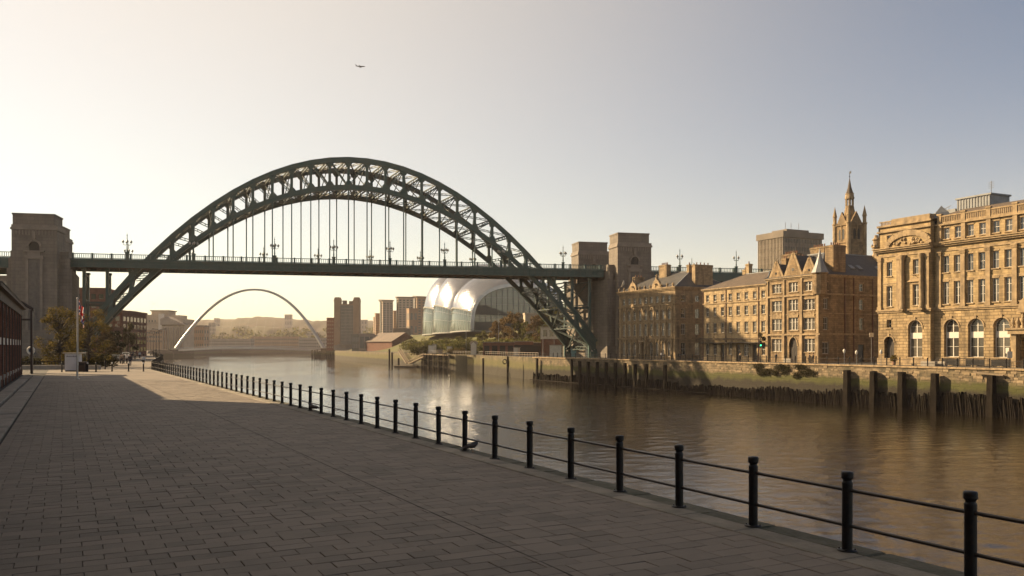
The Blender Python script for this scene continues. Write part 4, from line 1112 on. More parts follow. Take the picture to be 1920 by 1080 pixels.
# portal of the main door
xc = PVW+.9+BAY*3.5
mb = MB(); mb.box(xc-2.0, xc-1.3, -.9, 0, -.3, 4.6); mb.box(xc+1.3, xc+2.0, -.9, 0, -.3, 4.6); mb.box(xc-2.3, xc+2.3, -1.2, 0, 4.6, 5.2); mb.box(xc-2.5, xc+2.5, -1.4, 0, 5.2, 5.45)
for x in (-1.9,-1.2,-.5,.3,1.1,1.9): parapet_ornament(mb, xc+x, -.6, 5.4, 1.6+.5*(abs(x)<1))
mb.prism([(xc-1.4,7.6),(xc+1.4,7.6),(xc+1.0,9.2),(xc,10.0),(xc-1.0,9.2)], -.5, -.1, 'y')
mb.build('portal', m_trA, D)
mb = MB(); mb.box(xc-3.25, xc-2.75, -.25, -.02, 1.9, 2.7); mb.build('wall_plaque', m_white, D)
mb = MB()
for k in range(nb):
    if k == 3: continue
    x = PVW+.9+BAY*(k+.5)
    for j in range(14): mb.box(x-1.5+j*.23-.02, x-1.5+j*.23+.02, -1.6, -1.56, -.05, 1.15)
    mb.box(x-1.55, x+1.55, -1.62, -1.54, 1.1, 1.18); mb.box(x-1.5, x+1.5, -.17, -.1, .1, 1.0)
mb.build('area_railings', m_black, D, kind='stuff')

# --- church tower behind
cT = at(1593, 205)
T = thing('church_steeple', 'sandstone church tower with corner pinnacles and slender spire behind the gothic building', 'steeple', cT, RANG+R(-6))
def hz(py, Y): return EYE + (650-py)/1600*Y
w = 2.35; zt = hz(422, 205)
mb = MB(); mb.box(-w, w, -w, w, 0, zt); mb.box(-w-.2,w+.2,-w-.2,w+.2,hz(457,205),hz(454,205)); mb.box(-w-.25,w+.25,-w-.25,w+.25,zt-.3,zt+.2); mb.build('tower_shaft', m_sC, T)
for ang in (0, 90, 180, 270):
    m4 = Matrix.Rotation(R(ang), 4, 'Z')
    for x in (-.6, .6):
        mb = MB(); mb.m = m4; z0, z1 = hz(450,205), hz(430,205)
        mb.prism([(x-.36,z0),(x+.36,z0),(x+.36,z1-.5),(x,z1),(x-.36,z1-.5)], -w-.03, -w-.005, 'y')
        mb.k = 0; mb.build('louvre_opening', m_dark, T)
    mb = MB(); mb.m = m4; mb.prism([(-1.7,zt+.2),(1.7,zt+.2),(0,zt+3.0)], -w, -w+.4, 'y'); mb.box(-.15,.15,-w-.15,-w,z0-.5,zt); mb.build('tower_gable', m_sC, T)
for sx in (-1,1):
    for sy in (-1,1):
        mb = MB(); c = (sx*w, sy*w, 0)
        mb.lathe([(.5,20),(.5,zt),(.62,zt+.1),(.62,zt+.4),(.42,zt+.5),(.42,zt+1.9),(.55,zt+2.0),(.3,zt+3.2),(.0,zt+4.6)], 8, c, False); mb.build('pinnacle', m_trA, T)
mb = MB()
mb.lathe([(1.7,zt),(1.35,zt+2.5),(1.05,zt+3.9),(.95,zt+4.6)], 8, (0,0,0), False)
mb.build('spire_base', m_sC, T)
mb = MB()
for k in range(8):
    t = 2*math.pi*k/8; mb.lathe([(.12,zt+4.6),(.12,zt+6.2)], 5, (.85*math.cos(t), .85*math.sin(t), 0))
mb.lathe([(.3,zt+4.6),(.3,zt+6.2)], 8, (0,0,0), False)
mb.lathe([(1.05,zt+6.2),(1.1,zt+6.5),(.92,zt+7.3),(1.0,zt+7.4),(1.0,zt+7.6)], 8, (0,0,0), False); mb.build('lantern', m_trA, T)
tip = hz(334, 205)
mb = MB(); mb.lathe([(.85,zt+7.6),(.42,(zt+7.6+tip)/2-.4),(.05,tip)], 8, (0,0,0), False); mb.build('spire', m_slate_b, T)
mb = MB(); mb.path([(0,0,tip-.3),(0,0,tip+1.6)], .06, 5); mb.lathe([(0,0),(.2,.2),(0,.4)], 8, (0,0,tip+.2)); mb.prism([(-.1,tip+1.0),(.5,tip+1.1),(.45,tip+1.7),(.1,tip+1.4)], -.05, .05, 'y'); mb.build('weathervane', m_black, T)

# carved stone chimney stack left of the classical office
p = at(1643, 165)
t = thing('ornate_chimney', 'carved stone chimney stack standing between the steeple and the classical office', 'chimney', p, RANG)
mb = MB(); z0, z1 = 15, hz(441,165)
mb.box(-1.0,1.0,-.8,.8,0,z1-4.2)
mb.lathe([(.9,z1-4.2),(.6,z1-3.6),(.65,z1-2.6),(.9,z1-2.4),(.5,z1-2.0),(.6,z1-1.1),(.8,z1-.9),(.4,z1-.5),(.3,z1)], 8, (0,0,0), False); mb.build('stack', m_trA, t)
mb = MB()
for k in range(4): a = k*math.pi/2+.4; mb.lathe([(.18,0),(.25,.3),(.1,.6),(.0,.8)], 6, (.75*math.cos(a), .75*math.sin(a), z1-2.4))
mb.build('finials', m_trA, t, kind='stuff')

# --- generic block with real window grid
def grid_windows(mb, x0, x1, z0, z1, nx, nz, y, fw=.6, fh=.6, d=.12, ax='y', sgn=-1):
    for i in range(nx):
        for j in range(nz):
            cx = x0+(x1-x0)*(i+.5)/nx; cz = z0+(z1-z0)*(j+.5)/nz; w = (x1-x0)/nx*fw/2; h = (z1-z0)/nz*fh/2
            a, b = (y+sgn*d, y-sgn*.02) if sgn < 0 else (y-.02, y+d)
            if ax == 'y': mb.box(cx-w, cx+w, min(a,b), max(a,b), cz-h, cz+h)
            else: mb.box(min(a,b), max(a,b), cx-w, cx+w, cz-h, cz+h)
def block(name, label, cat, loc, rot, w, d, h, wall, nx=6, nz=6, ny=4, glass=None, fw=.6, fh=.6, z0=0, cap=None, extra=None, group=None, win_d=.03, frames=True):
    t = thing(name, label, cat, loc, rot, group)
    mb = MB(); mb.box(-w/2, w/2, 0, d, z0-.3, z0+h); mb.build('wall', wall, t)
    mb = MB()
    if nx:
        grid_windows(mb, -w/2+.3, w/2-.3, z0+1, z0+h-.8, nx, nz, 0, fw, fh, win_d)
        grid_windows(mb, .3, d-.3, z0+1, z0+h-.8, ny, nz, w/2, fw, fh, win_d, 'x', 1)
        grid_windows(mb, .3, d-.3, z0+1, z0+h-.8, ny, nz, -w/2, fw, fh, win_d, 'x', -1)
        mb.build('windows', glass or m_glass, t, kind='stuff')
    mb = MB(); c = cap or wall
    mb.box(-w/2-.2, w/2+.2, -.2, d+.2, z0+h, z0+h+.6); mb.build('roof', c, t)
    return t
m_conc = M('pale_concrete', (0.34,0.29,0.23), (0.26,0.22,0.18), ns=0.2, rough=0.85)
m_concd = M('dark_concrete', (0.20,0.165,0.13), (0.15,0.125,0.10), ns=0.2, rough=0.85)
p = at(1422, 330)
zz = hz(452, 330)
O = thing('office_slab', 'tall pale 1960s office block with gridded windows behind the sandstone terrace', 'office block', p, RANG)
W1, D1 = 13.5, 19.0
mb = MB(); mb.box(0, W1, 0, D1, 0, zz); mb.build('wall', m_conc, O)
mb = MB(); mb.box(-.6, W1+.6, -.6, D1+.6, zz, zz+2.3); mb.build('roof_fascia', m_concd, O)
mb = MB(); mb.box(3, 11, 4, 15, zz+2.3, zz+3.6)
for x in (6, 9, 13): mb.path([(x,8,zz+3.4),(x,8,zz+rnd.uniform(5,7))], .1, 4)
mb.build('roof_plant', m_concd, O)
mb = MB(); nz = 15
for j in range(nz):
    z = zz-1.9-j*3.0
    mb.box(.3, W1-.3, -.1, .05, z, z+1.5); mb.box(W1-.05, W1+.1, .3, D1-.3, z, z+1.5); mb.box(-.1, .05, .3, D1-.3, z, z+1.5)
mb.build('window_bands', m_glass, O, kind='stuff')
mb = MB()
for k in range(18): x = .2+(W1-.4)*k/17; mb.box(x-.14, x+.14, -.35, -.1, 3, zz-.2)
for k in range(25): y = .2+(D1-.4)*k/24; mb.box(W1+.1, W1+.35, y-.10, y+.10, 3, zz-.2)
mb.build('mullions', m_conc, O, kind='stuff')
# ---------------------------------------------------------------- left bank: brick market hall along the promenade
H = thing('market_hall', 'long low red brick hall with dark iron columns along the left side', 'building', PO, PANG)
HX = -13.55; HZ = 7.0; U0, U1 = 55.0, 94.6
m_iron = M('dark_iron', (0.025,0.016,0.013), (0.045,0.025,0.018), ns=3, rough=0.5)
m_eave = M('eave_stone', (0.19,0.15,0.115), (0.12,0.10,0.08), ns=1.5, rough=0.8)
mb = MB(); mb.box(HX-9, HX-.35, U0, U1, -.3, HZ-.6); mb.build('wall', m_brick, H)
nbay = 9
for k in range(nbay+1):
    y = U1-.45-k*(U1-U0-.9)/nbay
    mb = MB(); mb.box(HX-.36, HX, y-.42, y+.42, -.3, HZ-1.0); mb.box(HX-.36, HX+.06, y-.5, y+.5, -.3, .9); mb.build('brick_pier', m_brick, H)
    mb = MB(); mb.box(HX+.001, HX+.07, y-.10, y+.10, 0, HZ-.7); mb.box(HX+.001, HX+.12, y-.16, y+.16, 0, .5); mb.build('iron_column', m_iron, H)
    if k < nbay:
        y0 = y-(U1-U0-.9)/nbay+.42; y1 = y-.42
        mb = MB(); mb.box(HX-.34, HX-.10, y0, y1, .95, 2.9); mb.build('lower_panel', m_brick, H)
        mb = MB(); mb.box(HX-.34, HX-.03, y0, y1, 3.0, 3.5); mb.build('white_band', m_white, H)
        mb = MB(); mb.box(HX-.34, HX-.14, y0, y1, 3.6, HZ-1.5)
        for q in range(1,4): yy = y0+(y1-y0)*q/4; mb.box(HX-.14, HX-.11, yy-.03, yy+.03, 3.6, HZ-1.5)
        mb.box(HX-.14,HX-.10,y0,y1,4.7,4.76)
        mb.build('upper_panel', m_brick, H)
        mb = MB(); P = [(y0,HZ-1.0),(y0,HZ-2.0)]+[(y0+(y1-y0)*(.5-.5*math.cos(math.pi*q/8)), HZ-2.0+.75*math.sin(math.pi*q/8)) for q in range(1,8)]+[(y1,HZ-2.0),(y1,HZ-1.0)]
        mb.prism(P, HX-.3, HX-.06, 'x'); mb.build('arch_spandrel', m_brick, H)
        mb = MB(); mb.box(HX-.34, HX-.04, y0, y1, .0, .55); mb.box(HX-.34, HX+.02, y0, y1, .55, .8); mb.build('stone_plinth', m_slab, H)
mb = MB(); mb.box(HX-.36, HX+.12, U0, U1+.05, HZ-1.0, HZ-.35); mb.box(HX-9.2, HX+.45, U0, U1+.3, HZ-.35, HZ-.1); mb.build('eave', m_eave, H)
mb = MB(); V = [(HX+.5,U0,HZ-.1),(HX+.5,U1+.35,HZ-.1),(HX-9.3,U1+.35,HZ-.1),(HX-9.3,U0,HZ-.1),(HX-4.5,U0,HZ+1.1),(HX-4.5,U1-4,HZ+1.1)]
mb.add(V, [(0,1,5,4),(1,2,5),(2,3,4,5),(3,0,4),(0,3,2,1)]); mb.build('roof', m_slate, H, fixn=True)
# taller block out of frame, added and sized to shade the promenade
Hn = thing('shade_block', 'unseen taller brick block adjoining the low brick hall, added to shade the promenade', 'building', PO, PANG)
mb = MB(); mb.box(HX-14, HX-.1, -24, U0-.02, -.3, 13.0); mb.build('wall', m_brick, Hn)
mb = MB(); mb.box(HX-14.2, HX+.3, -24.2, U0-.03, 13.0, 13.5); mb.build('eave', m_eave, Hn)
mb = MB()
for k in range(18):
    for j in range(3): mb.box(HX-.12, HX-.06, -22+k*4.4, -20.4+k*4.4, 1.2+j*3.3, 3.2+j*3.3)
mb.build('windows', m_glass, Hn, kind='stuff')
# small dark canopy beyond the hall
p = pw(-15.5, 98); t = thing('canopy', 'small dark curved canopy beyond the end of the brick hall', 'canopy', p, PANG)
mb = MB(); mb.prism([(-2,6.6),(-1,7.5),(.5,7.9),(2,7.6),(3,6.9),(3,6.6),(1.8,7.3),(.5,7.55),(-.9,7.2)], -1.5, 1.5, 'y'); mb.build('roof', m_iron, t)
mb = MB(); mb.box(-2,-1.8,-1.4,1.4,0,6.7); mb.box(2.7,2.9,-1.4,1.4,0,6.7); mb.box(-1.8,2.7,-1.3,-1.2,5.6,5.8); mb.build('posts', m_iron, t, kind='stuff')

# ---------------------------------------------------------------- flag pole, kiosk, bollards, lifebuoy
fp = at(145, 75)
t = thing('flagpole', 'tall white flagpole standing on the promenade in front of the white kiosk', 'flagpole', fp)
mb = MB(); mb.lathe([(.20,0),(.20,.06),(.11,.08)], 14); mb.build('base', m_white, t)
mb = MB(); mb.path([(0,0,.05),(0,0,7.0)], [.085,.055], 12); mb.lathe([(.0,6.98),(.09,7.04),(.09,7.12),(.0,7.2)], 10); mb.build('pole', m_white, t)
mb = MB(); mb.path([(.1,0,1.2),(.11,0,6.9)], .012, 4); mb.build('halyard', m_white, t)
fl_mats = [M('flag_blue', (0.02,0.025,0.10), rough=0.9, trans=0.35), M('flag_white', (0.62,0.58,0.52), rough=0.9, trans=0.35), M('flag_red', (0.30,0.02,0.02), rough=0.9, trans=0.35)]
def flag_col(u, v):      # u along the fly 0..1, v up the hoist 0..1
    x, y = (u-.5)*2, (v-.5)
    if abs(x) < .10 or abs(y) < .10: return 2
    if abs(x) < .17 or abs(y) < .17: return 1
    d = min(abs(x/2-y), abs(x/2+y))
    return 2 if d < .035 else (1 if d < .11 else 0)
mb = MB(); nx, ny = 36, 20; G_ = []
for i in range(nx+1):
    for j in range(ny+1):
        u, v = i/nx, j/ny
        # hanging limply: the fly sags down and folds towards the pole
        x = .09 + .55*u**.7*(.8+.2*v) + .05*math.sin(u*9+v*2); y = .17*math.sin(u*10+v*1.5)*u**.5
        z = 6.9 - (1-v)*1.25 - 1.25*u**1.2 + .05*math.sin(u*14)
        G_.append((x, y, z))
for i in range(nx):
    for j in range(ny):
        mb.k = flag_col((i+.5)/nx, (j+.5)/ny); a = i*(ny+1)+j
        mb.add([G_[a], G_[a+ny+1], G_[a+ny+2], G_[a+1]], [(0,1,2,3)], True)
tag(mb.build('flag', fl_mats, None, fp), 'red, white and blue crossed flag hanging limp from the white flagpole', 'flag')

kp = at(134, 98)
m_kiosk = M('kiosk_white', (0.55,0.56,0.60), (0.48,0.49,0.52), ns=0.8, rough=0.6)
t = thing('kiosk', 'small white box kiosk with a dark line of lettering, behind the flagpole', 'kiosk', kp, R(8))
mb = MB(); mb.bbox(-.72,.72,0,1.2,.12,2.05,.03); mb.build('body', m_kiosk, t)
mb = MB(); mb.box(-.92,1.15,-.15,1.3,2.08,2.15); mb.build('roof', m_white, t)
mb = MB(); mb.box(-.7,.7,.05,1.1,0,.12); mb.build('base', m_black, t)
mb = MB(); x = -.58
for k in range(11):     # a line of small worn capitals
    h = .10+.04*(k % 3 == 1); mb.box(x, x+.03, -.012, .0, 1.66, 1.66+h); mb.box(x+.03, x+.075, -.012, .0, 1.66+(h-.03)*(k%2), 1.69+(h-.03)*(k%2))
    if k % 2: mb.box(x+.06, x+.085, -.012, .0, 1.67, 1.66+h)
    x += .108
mb.build('lettering', m_black, t, kind='stuff')
t = thing('litter_bin', 'dark square litter bin right of the white kiosk', 'bin', at(156, 97)); mb = MB()
mb.bbox(-.4,.4,-.4,.4,0,1.15,.05); mb.build('body', m_iron, t); mb = MB(); mb.box(-.3,.3,-.41,-.38,.75,.95); mb.build('opening', m_dark, t)

mb = MB(); mb.lathe([(.09,0),(.095,.1),(.075,.14),(.075,.78),(.09,.80),(.09,.86),(.07,.88)], 12); me_bol = mb.mesh('shaft', m_black)
mb = MB(); mb.lathe([(.085,.88),(.095,.93),(.085,1.02),(.04,1.07),(0,1.08)], 12); me_bolw = mb.mesh('cap', m_white); me_bolb = mb.mesh('cap', m_black)
for px, Y, wc, lab in ((116,96,0,'black bollard left of the white kiosk'),(164,97,1,'white-capped bollard just right of the white kiosk'),(180,96,0,'black bollard, second right of the kiosk'),
                       (197,107,0,'smaller-looking black bollard set farther back than its neighbours'),(210,98,1,'white-capped bollard standing left of the walking group'),(241,98,1,'white-capped bollard in front of the walking group'),(269,98,1,'white-capped bollard nearest the river railing')):
    t = thing('bollard', lab, 'bollard', at(px, Y), 0, 'bollards across the promenade')
    obj('shaft', me_bol, t); obj('cap', me_bolw if wc else me_bolb, t)
t = thing('lifebuoy_stand', 'white ring lifebuoy on a blue post beyond the brick hall', 'lifebuoy', at(59, 112), 0)
mb = MB(); mb.path([(.42*math.cos(a*math.pi/10), -.12, 2.35+.42*math.sin(a*math.pi/10)) for a in range(21)], .13, 8, False); mb.build('ring', m_white, t)
mb = MB(); mb.box(-.12,.12,-.05,.05,0,2.9); mb.box(-.45,.45,-.02,.06,1.9,2.8); mb.build('post', M('blue_board', (0.03,0.06,0.12), rough=.5), t)

# ---------------------------------------------------------------- foliage
def leaf_mat(n, a, b, c): return M(n, a, b, ns=0.6, rough=0.8, isl=0.35, c3=c, trans=0.35, spec=.2)
m_lfy = leaf_mat('spring_leaf', (0.10,0.088,0.022), (0.065,0.062,0.018), (0.17,0.115,0.028))
m_lfg = leaf_mat('green_leaf', (0.07,0.09,0.02), (0.11,0.12,0.028), (0.14,0.12,0.03))
m_lfd = leaf_mat('dark_leaf', (0.030,0.034,0.014), (0.05,0.045,0.018), (0.055,0.045,0.02))
m_lfb = leaf_mat('brown_leaf', (0.12,0.075,0.03), (0.085,0.06,0.025), (0.16,0.10,0.035))
m_bark = M('bark', (0.05,0.038,0.028), (0.075,0.058,0.042), ns=3, rough=0.9, bump=0.6, bs=10)
def leaves(mb, c, r, n, s, rn):
    for _ in range(n):
        d = Vector((rn.gauss(0,1), rn.gauss(0,1), rn.gauss(0,1)))
        d = d.normalized()*(rn.random()**.45)
        p = Vector(c)+Vector((d.x*r[0], d.y*r[1], d.z*r[2]))
        a = Vector((rn.gauss(0,1), rn.gauss(0,1), rn.gauss(0,1))).normalized(); b = a.cross(Vector((rn.gauss(0,1), rn.gauss(0,1), rn.gauss(0,1)))).normalized()
        q = s*rn.uniform(.6,1.3); a *= q; b *= q*.6
        mb.add([p-a, p-b, p+a, p+b], [(0,1,2,3)])
def tree_meshes(h, r, mat, seed, n=3000, s=.16, trunk=.28, clumps=26, low=.25, sparse=1.0):
    rn = random.Random(seed); T_ = MB(); Lf = MB()
    T_.path([(0,0,-.2),(rn.uniform(-.1,.1),0,h*.2),(rn.uniform(-.2,.2),rn.uniform(-.2,.2),h*.45),(0,0,h*.72)], [trunk, trunk*.8, trunk*.55, trunk*.15], 8)
    for k in range(clumps):
        a = rn.uniform(0, 2*math.pi); e = rn.uniform(0,1); zz = h*(low+(1-low)*e)
        rr = r*math.sqrt(max(.05, 1-((e-.42)/.62)**2))*rn.uniform(.35,1.0)
        c = Vector((rr*math.cos(a), rr*math.sin(a), zz-h*.06))
        b0 = Vector((0,0,h*(.18+.45*e))); mid = b0.lerp(c, .55)+Vector((0,0,h*.05))
        T_.path([b0, mid, c], [trunk*.35, trunk*.18, trunk*.05], 5)
        for _ in range(5):
            q = c+Vector((rn.gauss(0,1),rn.gauss(0,1),rn.gauss(0,.9)+.4)).normalized()*r*.35; T_.path([mid.lerp(c,.6), c.lerp(q,.5), q], [trunk*.09,trunk*.05,trunk*.015], 3, False)
        cr = r*rn.uniform(.2,.36)*sparse
        leaves(Lf, c, (cr, cr, cr*.8), n//clumps, s, rn)
    return T_.mesh('trunk', m_bark), Lf.mesh('crown', mat)
def tree(label, loc, h, r, mat, seed, name='tree', cat='tree', group=None, **kw):
    t = thing(name, label, cat, loc, 0, group); a, b = tree_meshes(h, r, mat, seed, **kw)
    obj('trunk', a, t); c = obj('crown', b, t); return t
def bush(label, loc, rx, ry, h, mat, seed, n=1500, s=.15, rot=0, name='bush', cat='bush', group=None):
    rn = random.Random(seed); t = thing(name, label, cat, loc, rot, group); mb = MB()
    k = max(4, int((rx+ry)*1.6)); 
    for _ in range(k):
        c = (rn.uniform(-rx,rx)*.8, rn.uniform(-ry,ry)*.8, h*rn.uniform(.25,.65)); leaves(mb, c, (rx*.3+.3,ry*.3+.3,h*.38), n//k, s, rn)
    mb.build('foliage', mat, t); mb = MB()
    for _ in range(k): x, y = rn.uniform(-rx,rx)*.7, rn.uniform(-ry,ry)*.7; mb.path([(x,y,-.1),(x*1.1,y*1.1,h*.7)], [.06,.02], 4)
    mb.build('stems', m_bark, t, kind='stuff'); return t
tree('golden-green spring tree with fine twigs left of the flagpole, before the bridge tower', at(112, 116), 8.4, 3.0, m_lfy, 3, n=6500, s=.10, clumps=64, low=.10, sparse=.78, name='spring_tree')
tree('golden-green spring tree right of the flagpole, before the arch foot', at(166, 121), 8.6, 2.9, m_lfy, 5, n=6500, s=.10, clumps=64, low=.10, sparse=.78, name='spring_tree')
tree('low dark tree behind the two golden trees', at(138, 132), 6.4, 3.3, m_lfd, 8, n=5000, s=.14, clumps=40, low=.1, name='dark_tree')
for px, Y, h, r, m_, sd_, lab in ((240,238,10.0,2.9,m_lfd,11,'dark round-topped tree left of the promenade lamps'),(250,275,8.5,2.8,m_lfb,12,'rusty brown tree beside the promenade lamps'),
                             (216,225,7.0,2.4,m_lfd,13,'dark tree against the end of the brick block'),(259,330,8.0,3.0,m_lfg,14,'small green tree nearest the row of promenade lamps'),(200,190,6.0,2.2,m_lfb,15,'thin brown tree by the foot of the brick block')):
    tree(lab, at(px, Y), h, r, m_, sd_, n=3500, s=.22, clumps=34, low=.12)
for px, Y, rx, ry, h, sd_, lab in ((90,120,9,1.2,1.6,21,'long dark hedge beside the lifebuoy and behind the kiosk'),(172,128,4,1.2,1.8,22,'dark shrubs behind the second bollard'),(194,150,2.5,1.5,1.8,23,'dark shrubs running up to the walkers')):
    bush(lab, at(px, Y), rx, ry, h, m_lfd, sd_, n=3000, s=.14)
t = thing('planter_wall', 'low dark stone planter wall in front of the dark hedge', 'planter', at(95, 106)); mb = MB(); mb.bbox(-6.5,6,0,.5,0,.55,.04); mb.build('wall', m_slab, t)
mb = MB(); mb.box(-8,2.5,2.0,2.05,.9,1.0); mb.box(-8,2.5,2.0,2.05,.4,.46)
for k in range(22): x = -8+k*.5; mb.box(x-.02,x+.02,1.99,2.06,0,1.05)
mb.build('fence', m_black, t, kind='stuff')

# brick blocks behind the bridge on the left
block('brick_block', 'brown brick block with a teal top storey seen through the left bridge columns', 'building', at(168, 262), R(12), 9.5, 12, hz(543,262), m_brick, 4, 7, 4, group=None)
block('brick_block', 'dark red brick block just right of the arch foot with a white lettered banner', 'building', at(200, 246), R(6), 8.6, 22, hz(585,246), m_brick, 4, 5, 7)
block('brick_block', 'low brick block in front of the two taller brick blocks, by the trees', 'building', at(186, 225), R(8), 7, 8, 7.5, m_brick, 3, 3, 3)
block('grey_block', 'grey building seen between the brick hall and the left bridge tower', 'building', at(4, 270), R(10), 22, 14, hz(520,270), m_concd, 8, 6, 4)
# banner with pale marks
p = at(222, 243); t = thing('banner', 'narrow vertical banner of white letters hanging on the brick block', 'banner', (p.x, p.y, 0))
mb = MB()
for k in range(7):
    z = 9.6-k*.95; mb.box(-.28,-.12,-.05,.0,z-.35,z+.35); mb.box(-.12,.3,-.05,0,z+.18-.3*(k%2),z+.32-.3*(k%2)); mb.box(.16,.3,-.05,0,z-.3,z+.1)
mb.build('letters', m_white, t, kind='stuff'); mb = MB(); mb.box(-.45,.45,.0,.1,2.9,10.2); mb.build('board', m_brick, t)

# ---------------------------------------------------------------- promenade lamps, people, cars
mb = MB(); mb.lathe([(.14,0),(.14,.5),(.09,.6),(.06,3.0),(.045,6.4)], 8); mb.path([(0,0,6.3),(-.3,0,6.62),(-1.0,0,6.7)], .04, 5); mb.path([(0,0,6.3),(.3,0,6.62),(1.0,0,6.7)], .04, 5); me_lamp = mb.mesh('lamp_post', m_black)
mb = MB(); mb.box(-.28,.28,-.11,.11,0,.13, .8); me_head = mb.mesh('lamp_head', m_black)
def plamp(p, lab, rot=0, s=1.0):
    t = thing('street_lamp', lab, 'street lamp', p, rot, 'double-armed lamps along the left promenade'); t.scale = (s,s,s)
    obj('lamp_post', me_lamp, t)
    for x in (-1.2, 1.2): obj('lamp_head', me_head, t, (x, 0, 6.66))
for k, Y in enumerate((187, 212, 242, 280, 330, 400)):
    a_, b_ = Vector((-76.5, 187, 0)), Vector((-175.4, 410, 0)); q = a_.lerp(b_, (Y-187)/223.0)-Vector((.7,.3,0))
    plamp(q, 'black double-armed lamp on the promenade, %s of the receding row' % (['nearest','second','third','fourth','fifth','farthest'][k]), R(20))

def skin_person(coat, legs, hair, pose='stand'):
    def chain(verts, edges, rad, name, mat, sub=1):
        me = bpy.data.meshes.new(name); me.from_pydata([tuple(v) for v in verts], edges, []); me.update()
        o = bpy.data.objects.new(name, me); COL.objects.link(o)
        md = o.modifiers.new('skin', 'SKIN')
        for i, r in enumerate(rad): me.skin_vertices[0].data[i].radius = (r, r)
        me.skin_vertices[0].data[0].use_root = True
        sb = o.modifiers.new('sub', 'SUBSURF'); sb.levels = sub; sb.render_levels = sub
        dg = bpy.context.evaluated_depsgraph_get(); dg.update()
        m2 = bpy.data.meshes.new_from_object(o.evaluated_get(dg)); m2.name = name
        m2.materials.clear(); m2.materials.append(mat); m2.polygons.foreach_set('use_smooth', [True]*len(m2.polygons))
        bpy.data.objects.remove(o); return m2
    st = .28 if pose == 'walk' else .04
    V = [(0,0,.95),(0,0,1.15),(0,0,1.38),(0,0,1.50),(0,-.01,1.60),(0,-.02,1.72),
         (.19,0,1.40),(.25,.05*st,1.12),(.26,-.25*st-.05,.88),(.26,-.3*st-.06,.78), (-.19,0,1.40),(-.25,-.05*st,1.12),(-.26,.25*st-.03,.88),(-.26,.3*st-.04,.78),
         (.10,0,.90),(.11,-st*.5-.03,.50),(.11,-st*.6,.08),(.11,-st*.6-.14,.03),(-.10,0,.90),(-.11,st*.4-.03,.50),(-.11,st,.10),(-.11,st-.13,.03)]
    E = [(0,1),(1,2),(2,3),(3,4),(4,5),(2,6),(6,7),(7,8),(8,9),(2,10),(10,11),(11,12),(12,13),(0,14),(14,15),(15,16),(16,17),(0,18),(18,19),(19,20),(20,21)]
    Rr = [.14,.13,.15,.06,.075,.085, .06,.045,.035,.03,.06,.045,.035,.03, .085,.055,.04,.035,.085,.055,.04,.035]
    m_skin = mats_p['skin']
    body = chain(V, E, Rr, 'body', m_skin)
    ci = [0,1,2,6,7,8,10,11,12]; idx = {a: i for i, a in enumerate(ci)}
    coatm = chain([V[i] for i in ci], [(idx[a], idx[b]) for a, b in E if a in idx and b in idx], [.175,.165,.175,.085,.065,.055,.085,.065,.055], 'coat', coat)
    li = [0,14,15,16,18,19,20]; idx = {a: i for i, a in enumerate(li)}
    legm = chain([V[i] for i in li], [(idx[a], idx[b]) for a, b in E if a in idx and b in idx], [.155,.105,.075,.06,.105,.075,.06], 'trousers', legs)
    hm = MB(); hm.lathe([(.0,1.56),(.085,1.60),(.105,1.70),(.10,1.77),(.06,1.83),(0,1.845)], 10, (0,.015,0)); hm = hm.mesh('hair', hair)
    return [body, coatm, legm, hm]
mats_p = {'skin': M('skin', (0.35,0.20,0.14), rough=.6), 'dark': M('dark_cloth', (0.02,0.02,0.024), rough=.9), 'navy': M('navy_cloth', (0.025,0.03,0.05), rough=.9),
          'white': M('white_cloth', (0.55,0.52,0.48), rough=.9), 'tan': M('tan_cloth', (0.22,0.16,0.10), rough=.9), 'hair': M('dark_hair', (0.02,0.013,0.01), rough=.7), 'red': M('maroon_cloth', (0.12,0.03,0.03), rough=.9)}
kinds = {'dark': skin_person(mats_p['dark'], mats_p['navy'], mats_p['hair'], 'walk'), 'white': skin_person(mats_p['white'], mats_p['dark'], mats_p['hair'], 'walk'),
         'tan': skin_person(mats_p['tan'], mats_p['dark'], mats_p['hair'], 'stand'), 'stand': skin_person(mats_p['dark'], mats_p['dark'], mats_p['hair'], 'stand')}
def person(kind, p, rot, lab, s=1.0, group=None):
    t = thing('person', lab, 'person', p, rot, group); t.scale = (s,)*3
    for m_ in kinds[kind]: obj(m_.name.split('.')[0], m_, t)
person('white', at(269, 118), 2.9, 'person in a white top walking away beside the river railing')
person('dark', at(244, 122), .3, 'person in dark clothes striding towards the camera, right of the walking group', 1.03)
person('tan', at(228, 135), .5, 'person in a tan coat at the left of the walking group')
person('stand', at(232, 140), 2.8, 'person in dark coat just behind the tan-coated walker')
person('white', at(238, 138), .2, 'person in a white top in the middle of the walking group', .97)
person('dark', at(247, 175), 3.0, 'distant person in dark clothes walking away beyond the group')
person('tan', at(253, 180), .1, 'distant person in a tan coat coming this way')
person('white', at(262, 200), .1, 'tiny distant figure in white far along the promenade')
def rbp(px, off):          # on the right quay: off metres behind the wall edge
    k = (px-960)/1600; Y = (113.9+off/.903)/(.4746+k); return Vector((k*Y, Y, 0))
person('stand', rbp(1518, 7), 1.2, 'person in black standing under the right-hand gable of the gothic building')
person('stand', rbp(1525, 7.3), -1.8, 'second dark-clothed person facing the first outside the gothic building')
person('dark', rbp(1455, 8), 2.2, 'person in dark clothes passing left of the pointed doorway')
person('tan', rbp(1388, 8), 2.2, 'person in a tan coat outside the plain sandstone terrace')
person('stand', rbp(1275, 6), 2.2, 'person in black at the corner of the arcaded building')
person('white', rbp(1240, 8), 2.2, 'person in white outside the arcaded building')

